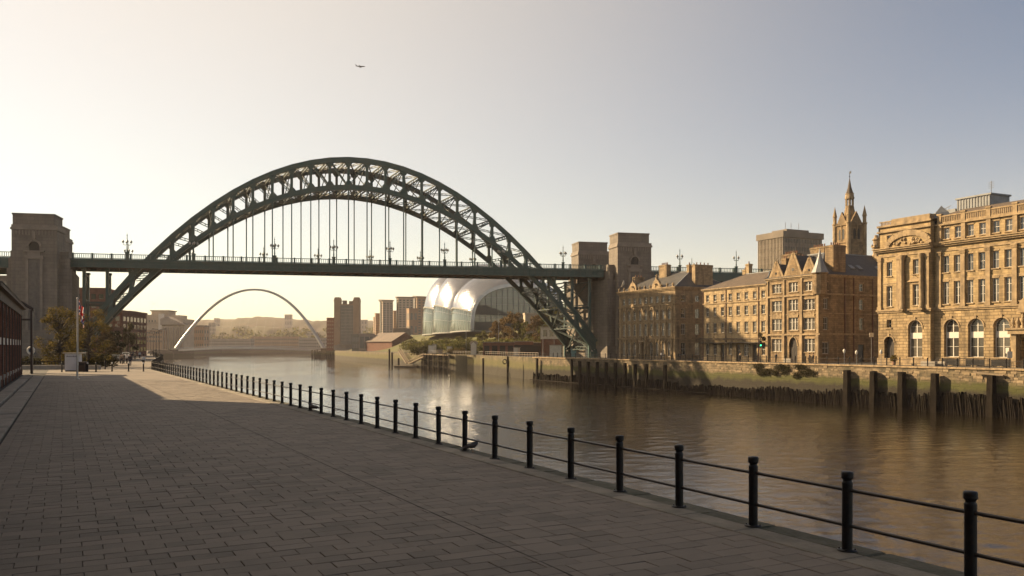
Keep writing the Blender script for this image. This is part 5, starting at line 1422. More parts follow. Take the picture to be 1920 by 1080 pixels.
def car_meshes(paint):
    mb = MB()
    for y in (-.86, .86): pass
    prof = [(-2.1,.32),(-2.15,.62),(-1.95,.86),(-1.15,.95),(-.55,1.40),(.75,1.45),(1.55,1.05),(2.05,.95),(2.12,.55),(2.05,.30)]
    n = len(prof); vs = []
    for y, s in ((-.78,.0),(-.88,1),(.88,1),(.78,.0)):
        for x, z in prof: vs.append((x*(.98 if not s else 1), y*(.86 if z > 1.2 else 1), z-.02*(1-s)))
    fs = []
    for j in range(3):
        for i in range(n): i2 = (i+1) % n; fs.append((j*n+i, j*n+i2, (j+1)*n+i2, (j+1)*n+i))
    fs += [tuple(range(n))[::-1], tuple(range(3*n, 4*n))]
    mb.add(vs, fs); body = mb.mesh('body', paint)
    mb = MB()
    for sg in (-1, 1):
        mb.add([(-1.0,sg*.885,.98),(-.5,sg*.80,1.34),(.7,sg*.80,1.38),(1.3,sg*.885,1.08),(1.3,sg*.885,1.0)], [(0,1,2,3,4)])
    mb.add([(-1.14,-.7,.99),(-1.14,.7,.99),(-.6,.62,1.38),(-.6,-.62,1.38)], [(0,1,2,3)]); mb.add([(.82,-.6,1.43),(.82,.6,1.43),(1.52,.7,1.1),(1.52,-.7,1.1)], [(0,1,2,3)])
    mb.m = Matrix.Translation((0,0,.012)); win = mb.mesh('windows', m_glass)
    mb = MB(); mb.m = Matrix.Rotation(R(90), 4, 'X'); mb.lathe([(.0,-.1),(.31,-.1),(.33,-.05),(.33,.05),(.31,.1),(0,.1)], 14); wh = mb.mesh('wheel', m_black)
    return body, win, wh
def car(p, rot, lab, cm):
    t = thing('parked_car', lab, 'car', p, rot)
    obj('body', cm[0], t); obj('windows', cm[1], t)
    for x in (-1.3,1.35):
        for y in (-.82,.82): obj('wheel', cm[2], t, (x,y,.33))
cm1 = car_meshes(M('grey_paint', (0.10,0.10,0.11), rough=.3, metal=.3)); cm2 = car_meshes(M('dark_paint', (0.02,0.02,0.03), rough=.25)); cm3 = car_meshes(M('white_paint', (0.6,0.6,0.58), rough=.3))
for px, Y, c, lab in ((222,168,cm2,'dark parked car at the left edge of the promenade beyond the bollards'),(216,150,cm1,'grey parked car below the brick block with the banner'),(236,215,cm3,'white parked car under the dark trees'),(246,235,cm2,'dark parked car farthest along under the trees')):
    car(at(px, Y), R(115), lab, c)

# pigeons near the railing
def bird(p, rot, lab, s=1.0, cat='pigeon', name='pigeon'):
    t = thing(name, lab, cat, p, rot); t.scale = (s,)*3
    mb = MB(); mb.path([(0,-.15,.10),(0,-.08,.13),(0,.02,.15),(0,.09,.19),(0,.12,.25),(0,.16,.255)], [.012,.045,.065,.05,.03,.012], 10); mb.build('body', M('pigeon_grey', (0.05,0.05,0.055), (0.03,0.03,0.035), ns=20, rough=.7), t)
    mb = MB(); mb.add([(-.02,-.10,.14),(.02,-.10,.14),(.035,-.30,.09),(-.035,-.30,.09),(-.02,-.10,.125),(.02,-.10,.125),(.035,-.30,.08),(-.035,-.30,.08)], [(0,1,2,3),(7,6,5,4),(0,3,7,4),(1,5,6,2),(2,6,7,3)]); mb.build('tail', m_black, t)
    for sg in (-1,1):
        mb = MB(); mb.path([(sg*.055,.05,.16),(sg*.07,-.05,.155),(sg*.04,-.2,.12)], [.02,.035,.01], 6); mb.build('wing', m_iron, t)
        mb = MB(); mb.path([(sg*.025,.0,.1),(sg*.025,.01,.0),(sg*.025,.05,.0)], .006, 4); mb.build('leg', m_pot, t)
bird(pw(.10, 17.2-1.83*1.55, .0), R(-60), 'dark pigeon pecking on the coping between two railing posts, mid-picture', 1.25)
bird(pw(-.02, 30.6, .0), R(70), 'pigeon at the foot of a railing post farther along the coping', 1.5)

# gull and aeroplane in the sky
t = thing('gull', 'small gull gliding low in the sky left of the white footbridge arch', 'gull', at(289, 160, hz(570,160)), R(30)); t.scale=(1.4,)*3
mb = MB(); mb.path([(0,-.25,0),(0,-.05,.02),(0,.15,.02),(0,.25,0)], [.02,.07,.06,.02], 8); mb.build('body', m_lead, t)
for sg in (-1,1):
    mb = MB(); mb.add([(0,-.07,.03),(0,.1,.03),(sg*.35,.12,.12),(sg*.35,-.02,.12),(sg*.8,-.08,.04)], [(0,1,2,3),(3,2,4)]); mb.build('wing', m_lead, t)
Yp = 3300; z = hz(124.5, Yp)
t = thing('aeroplane', 'distant dark airliner flying level in the open sky above the arch', 'aeroplane', at(676, Yp, z), R(6)); m_pl = M('airliner_grey', (0.08,0.08,0.08), rough=.5)
mb = MB(); mb.path([(-18,0,.8),(-14,0,.5),(-6,0,0),(10,0,0),(15,0,0),(18,0,-.6)], [.3,1.2,2.0,2.0,1.6,.4], 12); mb.build('fuselage', m_pl, t)
for sg in (-1,1):
    mb = MB(); mb.prism([(4,0),(-1,0),(-6,sg*17),(-4.4,sg*17)], -.8, -.3, 'z'); mb.build('wing', m_pl, t)
    mb = MB(); mb.prism([(-14,0),(-16.5,0),(-19,sg*6),(-18,sg*6)], .8, 1.0, 'z'); mb.build('tailplane', m_pl, t)
    mb = MB(); mb.path([(3.5,sg*5.5,-1.8),(-.5,sg*5.5,-1.8)], [1.1,.8], 10); mb.build('engine', m_pl, t)
mb = MB(); mb.prism([(-12.5,1.2),(-16.8,1.2),(-20,7.5),(-18,7.5)], -.25, .25, 'y'); mb.build('tail_fin', m_pl, t)
# ---------------------------------------------------------------- concert hall: three steel shells over glass
m_steel = M('shell_steel', (0.30,0.31,0.34), (0.24,0.25,0.28), ns=0.3, rough=0.24, metal=0.85, blocks=(2.2,1.1,0.02,0.93,0.25), bump=0.06, bs=1)
m_hglass = M('hall_glass', (0.07,0.09,0.08), (0.12,0.15,0.13), ns=0.12, rough=0.10, spec=0.9)
Y0 = 400.0
m_conc_g = M('glazing_grey', (0.30,0.30,0.27), rough=.5)
SG = thing('concert_hall', 'huge curved concert hall of rippling steel shells with a big glass end wall', 'concert hall', (0,0,0))
ax0 = Vector((3.5, 400, 10.2)); ax1 = Vector((-24.5, 488, 9.0))
def sect(t, a):
    """point on the shell: t along the axis 0..1 (near to far), a angle 0..pi from the river side over the top"""
    c = ax0.lerp(ax1, t); d = (ax1-ax0); d.z = 0; d.normalize(); side = Vector((-d.y, d.x, 0))
    wv = abs(math.sin(math.pi*(t*3.0+0.0)+0.25))**.7 if t > 0 else .3
    hgt = (24.0+14.0*math.sin(min(1, t*1.15)*math.pi*.60)) * (.85+.15*wv)
    wid = (25.0+6.0*math.sin(t*math.pi*.8))*(.88+.12*wv)
    ca, sa = math.cos(a), math.sin(a)
    x = math.copysign(abs(ca)**.82, ca)*wid*(1+.05*math.sin(a*2)**2); z = abs(sa)**.80*hgt if sa >= 0 else sa*hgt*.3
    return c + side*x + Vector((0,0,z))
NT, NA = 72, 48
def shell(t0, t1, a0, a1, nt, na, mat, name):
    mb = MB(); vs = []; fs = []
    for i in range(nt+1):
        for j in range(na+1): vs.append(tuple(sect(t0+(t1-t0)*i/nt, a0+(a1-a0)*j/na)))
    for i in range(nt):
        for j in range(na): b = i*(na+1)+j; fs.append((b, b+1, b+na+2, b+na+1))
    mb.add(vs, fs, True); return mb.build(name, mat, SG)
cuts = [0, (1-.25/math.pi)/3, (2-.25/math.pi)/3, (3-.25/math.pi)/3]
a_gl = 0.10*math.pi
for k in range(3): shell(cuts[k], cuts[k+1], a_gl, math.pi-a_gl, 24, 44, m_steel, 'steel_shell')
for k in range(3):
    shell(cuts[k]+.0005, cuts[k+1]-.0005, .0, a_gl, 20, 5, m_hglass, 'glass_band')
    mb = MB()
    for i in range(14):
        t = cuts[k]+(cuts[k+1]-cuts[k])*i/13; mb.bar(sect(t,0)+Vector((-.1,-.1,0)), sect(t,a_gl)+Vector((-.1,-.1,0)), .14)
        if i < 13:
            t2 = cuts[k]+(cuts[k+1]-cuts[k])*(i+1)/13
            for f_ in (.0,.4,.75,1.0): mb.bar(sect(t,a_gl*f_)+Vector((-.12,-.1,0)), sect(t2,a_gl*f_)+Vector((-.12,-.1,0)), .14 if f_ not in (0,1) else .6)
    mb.build('glazing_bars', m_conc_g, SG, kind='stuff')
# far end cap
mb = MB(); P = [tuple(sect(cuts[3], math.pi*j/24)) for j in range(25)]; mb.add(P, [tuple(range(25))]); mb.build('rear_wall', m_steel, SG)
# near end glass wall, set slightly in
E_ = [sect(0, math.pi*j/40) for j in range(41)]; d = (ax1-ax0).normalized()
mb = MB(); mb.add([tuple(p+d*1.2) for p in E_], [tuple(range(41))]); mb.build('end_glass', m_hglass, SG)
mb = MB()
for p, q in zip(E_, E_[1:]): mb.bar(p, q, .9, 1.6)
mb.build('shell_rim', m_steel, SG)
mb = MB(); side = Vector((-(ax1-ax0).normalized().y, (ax1-ax0).normalized().x, 0)); side.z = 0
def eh(x):      # height of the end arch at lateral offset x
    best = 0
    for p in E_:
        if abs((p-ax0).dot(side)-x) < 1.6: best = max(best, p.z-ax0.z)
    return best
for k in range(-9, 10):
    x = k*2.7; h = eh(x)
    if h > 1: mb.bar(ax0+side*x+d*1.0, ax0+side*x+d*1.0+Vector((0,0,h-.5)), .22)
for j in range(1, 8):
    z = j*3.1; xs_ = [x*.5 for x in range(-52, 53) if eh(x*.5) > z+.5]
    if xs_: mb.bar(ax0+side*min(xs_)+d*1.0+Vector((0,0,z)), ax0+side*max(xs_)+d*1.0+Vector((0,0,z)), .16)
mb.build('mullions', m_lead, SG, kind='stuff')
mb = MB()   # darker halls seen behind the end glass
mb.m = Matrix.Translation(ax0+d*.85) @ Matrix.Rotation(math.atan2(side.y, side.x), 4, 'Z')
mb.box(-20, 22, .0, .05, 0, 4.2); mb.prism([(-22,6.5),(-22,8.0),(6,8.2),(16,12),(22,11.5),(22,7.5)], .0, .05, 'y')
mb.build('foyer_floors', M('foyer_grey', (0.055,0.060,0.052), rough=.6), SG)

# grass bank under the hall
def mound(name, x0, x1, y0, y1, fn, mat, nx=40, ny=30):
    mb = MB(); vs = []; fs = []
    for i in range(nx+1):
        for j in range(ny+1):
            x = x0+(x1-x0)*i/nx; y = y0+(y1-y0)*j/ny; vs.append((x, y, fn(x, y)))
    for i in range(nx):
        for j in range(ny): b = i*(ny+1)+j; fs.append((b, b+ny+1, b+ny+2, b+1))
    mb.add(vs, fs, True); return mb.build(name, mat, kind='structure')
def smooth(e0, e1, x): t = max(0, min(1, (x-e0)/(e1-e0))); return t*t*(3-2*t)
def bank(x, y):
    # distance behind the quay edge
    k = -10.9-(y-290)*.355 if y > 290 else 20-(y-226)*.45
    dq = x-k
    return 10.6*smooth(8, 44, dq)*smooth(262, 380, y) + noise.noise(Vector((x*.05, y*.05, 0)))*.8*smooth(8, 30, dq) - .15
mb = MB(); vs = []; fs = []; nx, ny = 60, 60
def kedge(y): return (-10.9-(y-290)*.355 if y > 290 else 6.6-(y-226)*.273)
for i in range(nx+1):
    for j in range(ny+1):
        dq = 5+230*(i/nx)**1.3; y = 262+378*j/ny; x = kedge(y)+dq; vs.append((x, y, bank(x, y)))
for i in range(nx):
    for j in range(ny): b = i*(ny+1)+j; fs.append((b, b+ny+1, b+ny+2, b+1))
mb.add(vs, fs, True); mb.build('grass_bank', m_grass, kind='structure')
sh = [(862,372,'m_lfg'),(905,352,'m_lfg'),(930,345,'m_lfb'),(945,350,'m_lfb'),(962,335,'m_lfb'),(972,340,'m_lfg'),(990,330,'m_lfg'),(1008,322,'m_lfb'),(1025,318,'m_lfg'),(1040,330,'m_lfg'),(1052,318,'m_lfg')]
desc = ['low green tree at the near corner of the steel shells','round green tree before the left of the glass end','bare brownish tree before the glass end','second bare brownish tree before the glass end','tall rusty tree in the middle of the glass end','bright green tree right of the tall rusty one','broad green tree before the pale hut','rusty tree beside the pale hut','tall dark green tree left of the arch foot','dark green tree behind the arch foot','dark green tree just right of the arch struts']
for i, (px, Y, m_) in enumerate(sh):
    p = at(px, Y); p = (p[0], Y, bank(p[0], Y)-.2); h = [6,8,10,10,14,8,9,11,14,12,10][i]
    tree(desc[i], p, h, h*.36, {'m_lfg':m_lfg,'m_lfb':m_lfb}[m_], 40+i, n=2600, s=.32, clumps=30, low=.1, sparse=1.1)
for i, (px, Y, rx, h, lab) in enumerate(((785,430,9,7,'olive bushes at the left foot of the grass bank'),(815,395,10,6,'bushes below the middle steel shell'),(850,372,10,6.5,'bushes below the nearest steel shell'),(800,360,9,5,'low bushes just above the timber landing'),(885,330,11,6,'bushes behind the dark quay opening'),(940,310,12,6,'bushes behind the quay below the trees'),(985,300,10,6,'bright bushes left of the white cabin'),(1010,350,8,6,'bushes behind the tall dark green tree'))):
    p = at(px, Y); bush(lab, (p[0], Y, bank(p[0], Y)-.2), rx, 5, h, m_lfg, 60+i, n=3600, s=.40)
bush('clipped olive hedge block below the concert hall', at(856, 318), 3.2, 1.2, 2.6, m_lfy, 80, n=2500, s=.2)

# ---------------------------------------------------------------- Gateshead side buildings
m_pale = M('pale_render', (0.46,0.37,0.27), (0.38,0.31,0.23), ns=0.15, rough=0.85)
m_tan = M('tan_brick', (0.36,0.24,0.15), (0.28,0.185,0.12), ns=0.2, rough=0.9)
m_gl2 = M('grey_glass', (0.09,0.10,0.095), (0.13,0.14,0.13), ns=0.3, rough=0.2)
def wpx(a, b, Y): return (b-a)/1600*Y
Y = 655     # tall flour-mill gallery
p = at(650, Y); w_ = wpx(627, 674, Y); hb = hz(559, Y)
t = thing('mill_gallery', 'tall brick mill turned gallery with glazed centre and corner towers', 'building', p, R(2))
mb = MB(); mb.box(-w_/2+2.5, w_/2-2.5, .8, 22, 0, hb-4.5); mb.build('wall', m_tan, t)
for x in (-w_/2, w_/2-4.6):
    mb = MB(); mb.box(x, x+4.6, -.2, 8, 0, hb-.3); mb.box(x-.3, x+4.9, -.5, 8.3, hb-2.2, hb-1.6); mb.box(x+.4,x+4.2,.2,7.6,hb-.3,hb+.7); mb.build('corner_tower', m_tan, t)
mb = MB(); mb.box(-w_/2+4.7, w_/2-4.7, .55, .8, 3, hb-5.2); mb.build('glazing', m_gl2, t)
mb = MB()
for k in range(11): x = -w_/2+4.8+(w_-9.6)*k/10; mb.box(x-.12, x+.12, .3, .55, 3, hb-5.2)
for k in range(14): z = 3+(hb-8.4)*k/13; mb.box(-w_/2+4.7, w_/2-4.7, .35, .5, z-.12, z+.12)
mb.build('glazing_bars', m_conc, t, kind='stuff')
mb = MB(); mb.box(-4, -1, 5, 9, hb-4.5, hb-1.5); mb.box(1, 4, 5, 9, hb-4.5, hb-2); mb.build('roof_pods', m_concd, t, kind='stuff')
mb = MB(); mb.box(-w_/2+1, w_/2+10, -7, -.6, 0, 4); mb.box(-w_/2+4, w_/2+12, -9, -.8, 4, 4.7); mb.build('entrance_wing', m_conc, t)
block('red_block', 'narrow red brick block left of the tall mill gallery', 'building', at(619.5, 665), R(8), wpx(613,627,665), 12, hz(597,665), m_brick, 3, 8, 3, fw=.5, fh=.35, glass=m_conc)
block('glass_block', 'low dark glass pavilion with a flat overhanging roof', 'building', at(676, 560), R(10), wpx(660,692,560), 14, hz(628,560), m_gl2, 10, 2, 4, glass=m_lead)
block('glass_block', 'pale framed glass block beside the brick shed', 'building', at(688, 545), R(10), wpx(676,706,545), 10, hz(627,545), m_conc, 3, 1, 2, fw=.8, fh=.85, glass=m_gl2)
# apartment towers
for a, b, ty, Y, rot, nx, nz, m_, lab in ((703,713,585,760,4,2,14,m_tan,'slim brown tower left of the pale striped tower'),(713,736,562,740,6,6,20,m_pale,'pale striped apartment tower, leftmost of the big ones'),
    (737,743,580,770,4,1,14,m_tan,'slim dark tower wedged between the two striped towers'),(743,776,556,745,-6,8,21,m_pale,'widest striped apartment tower in the middle of the cluster'),(763,783,576,700,6,2,3,m_tan,'cream gable-ended block in front of the towers'),(777,798,555,770,8,4,18,m_tan,'tan tower with a slanting top half hidden by the steel shells'),(700,712,592,800,2,2,12,m_tan,'short brown tower farthest left of the cluster')):
    w1 = wpx(a, b, Y)*.8
    ra = R(rot-70); c_ = at((a+b)/2, Y+8)-Vector((-math.sin(ra), math.cos(ra), 0))*(w1*.55)
    t = block('apartment_tower', lab, 'tower block', c_, ra, w1, w1*1.1, hz(ty+3, Y), m_, nx, nz, max(2, nx//2), fw=.55, fh=.5, glass=m_gl2)
    if nz > 15:
        mb = MB(); zt_ = hz(ty+3, Y)
        mb.prism([(-w1/2-.6,zt_+.6),(w1/2+.6,zt_+.6),(w1/2+.6,zt_+1.2),(-w1/2-.6,zt_+2.2)], -1, w1*1.1+1, 'y'); mb.build('sloping_roof', m_concd, t)
        mb = MB(); mb.box(-.5, .5, -.8, .0, 2, zt_); mb.build('stair_glazing', m_gl2, t)
# red brick shed with a gable
Y = 530; p = at(735, Y)
t = thing('brick_shed', 'dark red brick quayside shed with a shallow pitched roof and gable end', 'shed', p, R(-62))
L_, Wd, he, hr = 29.0, 19.5, hz(640.5, Y), hz(624.5, Y)
t.location = at(735, 538)
mb = MB(); mb.box(-L_/2, L_/2, -Wd/2, Wd/2, -.2, he); mb.prism([(-Wd/2,he),(Wd/2,he),(0,hr)], -L_/2, L_/2, 'x'); mb.build('wall', m_brick, t)
for sg in (-1, 1):
    mb = MB(); V = [(-L_/2-.4, sg*(Wd/2+.6), he-.15), (L_/2+.4, sg*(Wd/2+.6), he-.15), (L_/2+.4, 0, hr+.12), (-L_/2-.4, 0, hr+.12)]
    mb.add(V+[(x,y,z+.25) for x,y,z in V], [(0,1,2,3),(4,5,6,7),(0,4,5,1),(1,5,6,2),(0,3,7,4),(2,6,7,3)]); mb.build('roof_slope', M('shed_roof', (0.20,0.15,0.11), (0.14,0.11,0.09), ns=.3, rough=.8), t, fixn=True)
mb = MB()
for k in range(8): mb.box(L_/2, L_/2+.08, -Wd/2+1.2+k*1.9, -Wd/2+2.4+k*1.9, .8, 2.4)
mb.build('windows', m_lead, t, kind='stuff')
t.rotation_euler = (0,0,R(-48))
block('brick_box', 'plain dark brick box with a pale side rising behind the shed ridge', 'building', at(753, 620), R(-4), wpx(736,768,620), 10, hz(617,620), m_concd, 0, 0, 0)
block('pale_hut', 'small pale gabled hut among the trees left of the arch foot', 'hut', (at(996,345)[0], 345, bank(at(996,345)[0],345)-.3), R(10), 5, 4, 8.5, m_pale, 0, 0, 0)
# white-windowed office on a dark base below the arch
p = at(1052, 262); t = thing('riverside_office', 'low dark-based building with a white window band behind the arch foot', 'building', p, R(-20))
w_ = 13
mb = MB(); mb.box(-w_/2, w_/2, 0, 8, -.2, 5.2); mb.build('wall', m_brick, t); mb = MB(); mb.box(-w_/2-.1, w_/2+.1, -.1, 8.1, 5.2, 8.8); mb.build('upper_storey', m_white, t)
for k in range(6): mb = MB(); x = -w_/2+.7+k*2.1; mb.box(x, x+1.3, -.16, -.1, 6.0, 8.0); mb.build('window', m_glass, t)
mb = MB(); mb.box(-w_/2-.3, w_/2+.3, -.3, 8.3, 8.8, 9.1); mb.build('roof', m_conc, t)
# long low dark walls / arches behind the quay
for a, b, Y, h, lab in ((905,965,285,4.2,'long low dark brick wall behind the quay, left of the brown gate'),(965,1000,276,4.4,'brown brick wall with a gate post behind the quay'),(1000,1040,268,4.0,'dark wall with a parked van before it'),(770,800,395,4.5,'dark green fence below the bushes by the landing')):
    p = at((a+b)/2, Y); t = thing('yard_wall', lab, 'wall', p, R(-8)); w1 = wpx(a, b, Y)
    mb = MB(); mb.box(-w1/2, w1/2, 0, .6, -.2, h); mb.build('wall', m_brick if 'brown' in lab else m_iron, t)
    mb = MB(); mb.box(-w1/2-.1, w1/2+.1, -.1, .7, h, h+.25); mb.build('coping', m_slab, t)
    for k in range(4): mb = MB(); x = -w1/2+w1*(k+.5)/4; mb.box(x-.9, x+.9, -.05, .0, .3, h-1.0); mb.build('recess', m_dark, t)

# ---------------------------------------------------------------- law courts and far left bank
Y = 520; cc = at(285, Y)
t = thing('law_courts', 'big stepped pale stone courts building beyond the bridge on the left bank', 'building', (0,0,0))
def pbox(mb, a, b, ytop, ybot, Y, dep, zmin=None):
    xa, xb = (a-960)/1600*Y, (b-960)/1600*Y; mb.box(xa, xb, Y, Y+dep, hz(ybot, Y) if zmin is None else zmin, hz(ytop, Y))
mb = MB(); pbox(mb, 222, 333, 606, 0, 733, 30, 0); pbox(mb, 244, 300, 590, 0, 739, 20, 0); pbox(mb, 333, 346, 598, 0, 735, 22, 0); pbox(mb, 284, 316, 583.5, 0, 751, 16, 0); pbox(mb, 318, 338, 591, 0, 745, 16, 0); mb.build('main_walls', m_pale, t)
mb = MB(); pbox(mb, 240, 312, 619, 0, 726, 7, 0); mb.build('front_wing', m_tan, t)
for a, b, z in ((244.5,254,588),(297,303.5,588)): mb = MB(); pbox(mb, a, b, z, 0, 729, 5, 0); mb.build('stair_tower', m_white, t)
mb = MB(); x0, x1 = (239-960)/1600*731, (262-960)/1600*731; z_ = hz(587,731)
mb.prism([(x0,z_),(x1,z_),(x1,z_+.5),((x0*.6+x1*.4),z_+2.0),(x0,z_+.9)], 725, 739, 'y'); mb.build('wing_roof', m_concd, t)
mb = MB(); pbox(mb, 281, 317, 581.5, 583.5, 750, 18); mb.build('penthouse_roof', m_concd, t)
mb = MB(); x0, x1 = (303-960)/1600*730, (345-960)/1600*730
mb.prism([(x0,hz(609,730)),(x1,hz(609,730)),(x1-1,hz(606,730)),(x0+5,hz(594,730)),(x0,hz(598,730))], 727, 741, 'y'); mb.build('pediment_roof', m_conc, t)
mb = MB(); pbox(mb, 303, 345, 612, 0, 727, 6, 0); mb.build('portico_wall', m_pale, t)
for k in range(9): mb = MB(); a = 305+k*4.7; pbox(mb, a, a+1.4, 614, 0, 724.5, 1.2, 0); mb.build('column', m_conc, t)
mb = MB()
for j, yy in enumerate((622,630,638)):
    for k in range(16): a = 242+k*4.2; pbox(mb, a, a+2.2, yy, yy+3.5, 725.9, .3)
for j, yy in enumerate((600,)):
    for k in range(6): a = 262+k*5.5; pbox(mb, a, a+2.5, yy, yy+4, 732.7, .5)
mb.build('windows', m_gl2, t, kind='stuff')
mb = MB(); pbox(mb, 238, 314, 618, 619.3, 725, 10); pbox(mb, 222, 346, 605, 606.3, 732.4, 30); mb.build('parapet_bands', m_conc, t, kind='stuff')
for a, b, ty, Y, m_, lab in ((346,382,614,790,m_tan,'brown block right of the courts behind the white arch foot'),(366,383,611,820,m_concd,'dark block with bright window at the end of the left quay buildings'),(222,240,600,760,m_concd,'grey block left of the courts'),(384,470,636,980,m_conc,'long low pale sheds behind the footbridge deck'),(470,560,632,1050,m_tan,'long brown terraces on the far bend of the river'),(560,610,634,1000,m_conc,'low pale buildings left of the mill gallery')):
    block('far_building', lab, 'building', at((a+b)/2, Y), 0, wpx(a,b,Y), 14, hz(ty, Y), m_, max(3, (b-a)//4), 3, 2, glass=m_gl2, fw=.5, fh=.45)

# ---------------------------------------------------------------- hills with woods and roofs
m_hill = M('far_hills', (0.065,0.065,0.028), (0.11,0.085,0.05), ns=0.012, rough=0.95, bump=1.0, bs=.05)
def hill(label_y, x0, x1, Y, depth, prof, seed):
    mb = MB(); nx, ny = 260, 14; vs = []; fs = []
    for i in range(nx+1):
        for j in range(ny+1):
            x = x0+(x1-x0)*i/nx; f_ = j/ny; y = Y+depth*(f_-.5)
            e = smooth(0, .45, f_)*smooth(1.0, .6, f_) if f_ > .45 else smooth(0, .45, f_)
            z = prof(x)*e + (noise.noise(Vector((x*.03, y*.02, seed)))*4.5 + noise.noise(Vector((x*.10, y*.08, seed+5)))*5.0)*min(1, e*2)
            vs.append((x, y, max(z, -.5)))
    for i in range(nx):
        for j in range(ny): b = i*(ny+1)+j; fs.append((b, b+ny+1, b+ny+2, b+1))
    mb.add(vs, fs, True); mb.build('hills', m_hill, kind='structure')
def prof_px(pts, Y):
    def f_(x):
        px = 960+1600*x/Y
        for (a, ya), (b, yb) in zip(pts, pts[1:]):
            if a <= px <= b: return hz(ya+(yb-ya)*(px-a)/(b-a), Y)
        return hz(pts[0][1] if px < pts[0][0] else pts[-1][1], Y)
    return f_
hill(0, -1900, 500, 2300, 500, prof_px([(-400,610),(330,602),(390,600),(440,600),(490,595),(540,597),(600,603),(640,604),(700,603),(800,606),(1000,612)], 2300), 1)
hill(0, -1200, 200, 1500, 260, prof_px([(-400,625),(350,618),(420,614),(500,613),(560,618),(620,625),(700,626),(1000,640)], 1500), 7)
for i, (px, Y, w, ty) in enumerate(((540,2050,16,590),(405,1900,9,597),(395,1400,8,606),(680,1900,20,600),(450,1480,30,622),(330,1600,26,611),(520,1470,24,620),(585,1420,20,623))):
    block('far_building', ['lone pale tower block on the skyline above the white arch','small domed tower on the left skyline','short tower by the left skyline trees','pale block on the skyline right of the gallery','row of pale houses on the near hillside','pale houses right of the courts on the hill','houses halfway down the near hillside','houses low on the hillside above the pier'][i], 'building', at(px, Y, 0), 0, w, 12, hz(ty, Y), m_conc, 3, 6, 2, glass=m_gl2)
# woods on the near hill and far bank
rn = random.Random(99); mb = MB()
for k in range(420):
    px = rn.uniform(225, 720); Y = rn.uniform(1250, 1520); x = (px-960)/1600*Y
    zz = hz(rn.uniform(617, 640), Y)*smooth(1240,1500,Y)+1
    r_ = rn.uniform(5, 10); 
    for q in range(26):
        d = Vector((rn.gauss(0,1), rn.gauss(0,1), rn.gauss(0,.8))).normalized()*r_*rn.random()**.4; a = Vector((rn.gauss(0,1),rn.gauss(0,1),rn.gauss(0,1))).normalized()*2.2; b = a.cross(Vector((rn.gauss(0,1),rn.gauss(0,1),rn.gauss(0,1)))).normalized()*1.8
        p = Vector((x, Y, zz))+d; mb.add([p-a,p-b,p+a,p+b], [(0,1,2,3)])
mb.build('far_woods', m_lfg, kind='stuff')
rn = random.Random(98)
mb = MB()
for k in range(110):
    px = rn.uniform(350, 612); Y = rn.uniform(1130, 1200); x = (px-960)/1600*Y; r_ = rn.uniform(3, 6)
    for q in range(24):
        d = Vector((rn.gauss(0,1), rn.gauss(0,1), rn.gauss(0,.8))).normalized()*r_*rn.random()**.4; a = Vector((rn.gauss(0,1),rn.gauss(0,1),rn.gauss(0,1))).normalized()*1.5; b = a.cross(Vector((rn.gauss(0,1),rn.gauss(0,1),rn.gauss(0,1)))).normalized()*1.2
        p = Vector((x, Y, 4+r_*.5))+d; mb.add([p-a,p-b,p+a,p+b], [(0,1,2,3)])
mb.build('bank_woods', m_lfd, kind='stuff')
# ---------------------------------------------------------------- right quay furniture
def rq(Y, off, z=0.0):   # point on the right quay at depth Y, off metres inland of the wall edge
    return Vector((RX(Y)+off*.903, Y+off*.429, z))
m_timber = M('wet_timber', (0.007,0.0055,0.0045), (0.016,0.012,0.009), ns=1.5, rough=0.9, bump=0.6, bs=6, spec=0.1, streak=((2,2,.3),(0.035,0.028,0.018),0.4))
m_timber_l = M('dry_timber', (0.26,0.20,0.13), (0.16,0.12,0.08), ns=1.5, rough=0.85, bump=0.5, bs=6)
# coping of the wall
t = obj('quay_coping', None, None, (0,0,0), kind='structure')
Y = 99.0
while Y < 228:
    L_ = rnd.uniform(1.2, 1.9); a, b = rq(Y, -.12, -.02), rq(Y+L_*.903, -.12, -.02)
    mb = MB(); d = (b-a).normalized()*.02; mb.bar(a+d+Vector((.3,.14,0)), b-d+Vector((.3,.14,0)), .8, .24); mb.build('coping_stone', m_trA, t); Y += L_*.903
# railing: one fence
rf = thing('quay_railing', 'black post and double rail fence along the far sandstone quay', 'railing', rq(100, .35), math.atan2(.9035,-.4285))
mb = MB(); mb.lathe([(.10,0),(.085,.1),(.08,1.0),(.1,1.05),(.11,1.15),(.06,1.22)], 8); me_p2 = mb.mesh('post', m_black)
mb = MB(); mb.bar((0,0,0),(2.3,0,0), .055); me_r2 = mb.mesh('rail', m_rail)
for k in range(61):
    obj('post', me_p2, rf, (k*2.3, 0, 0.1))
    if k < 60:
        for z in (1.0, .5): obj('rail', me_r2, rf, (k*2.3, 0, z))
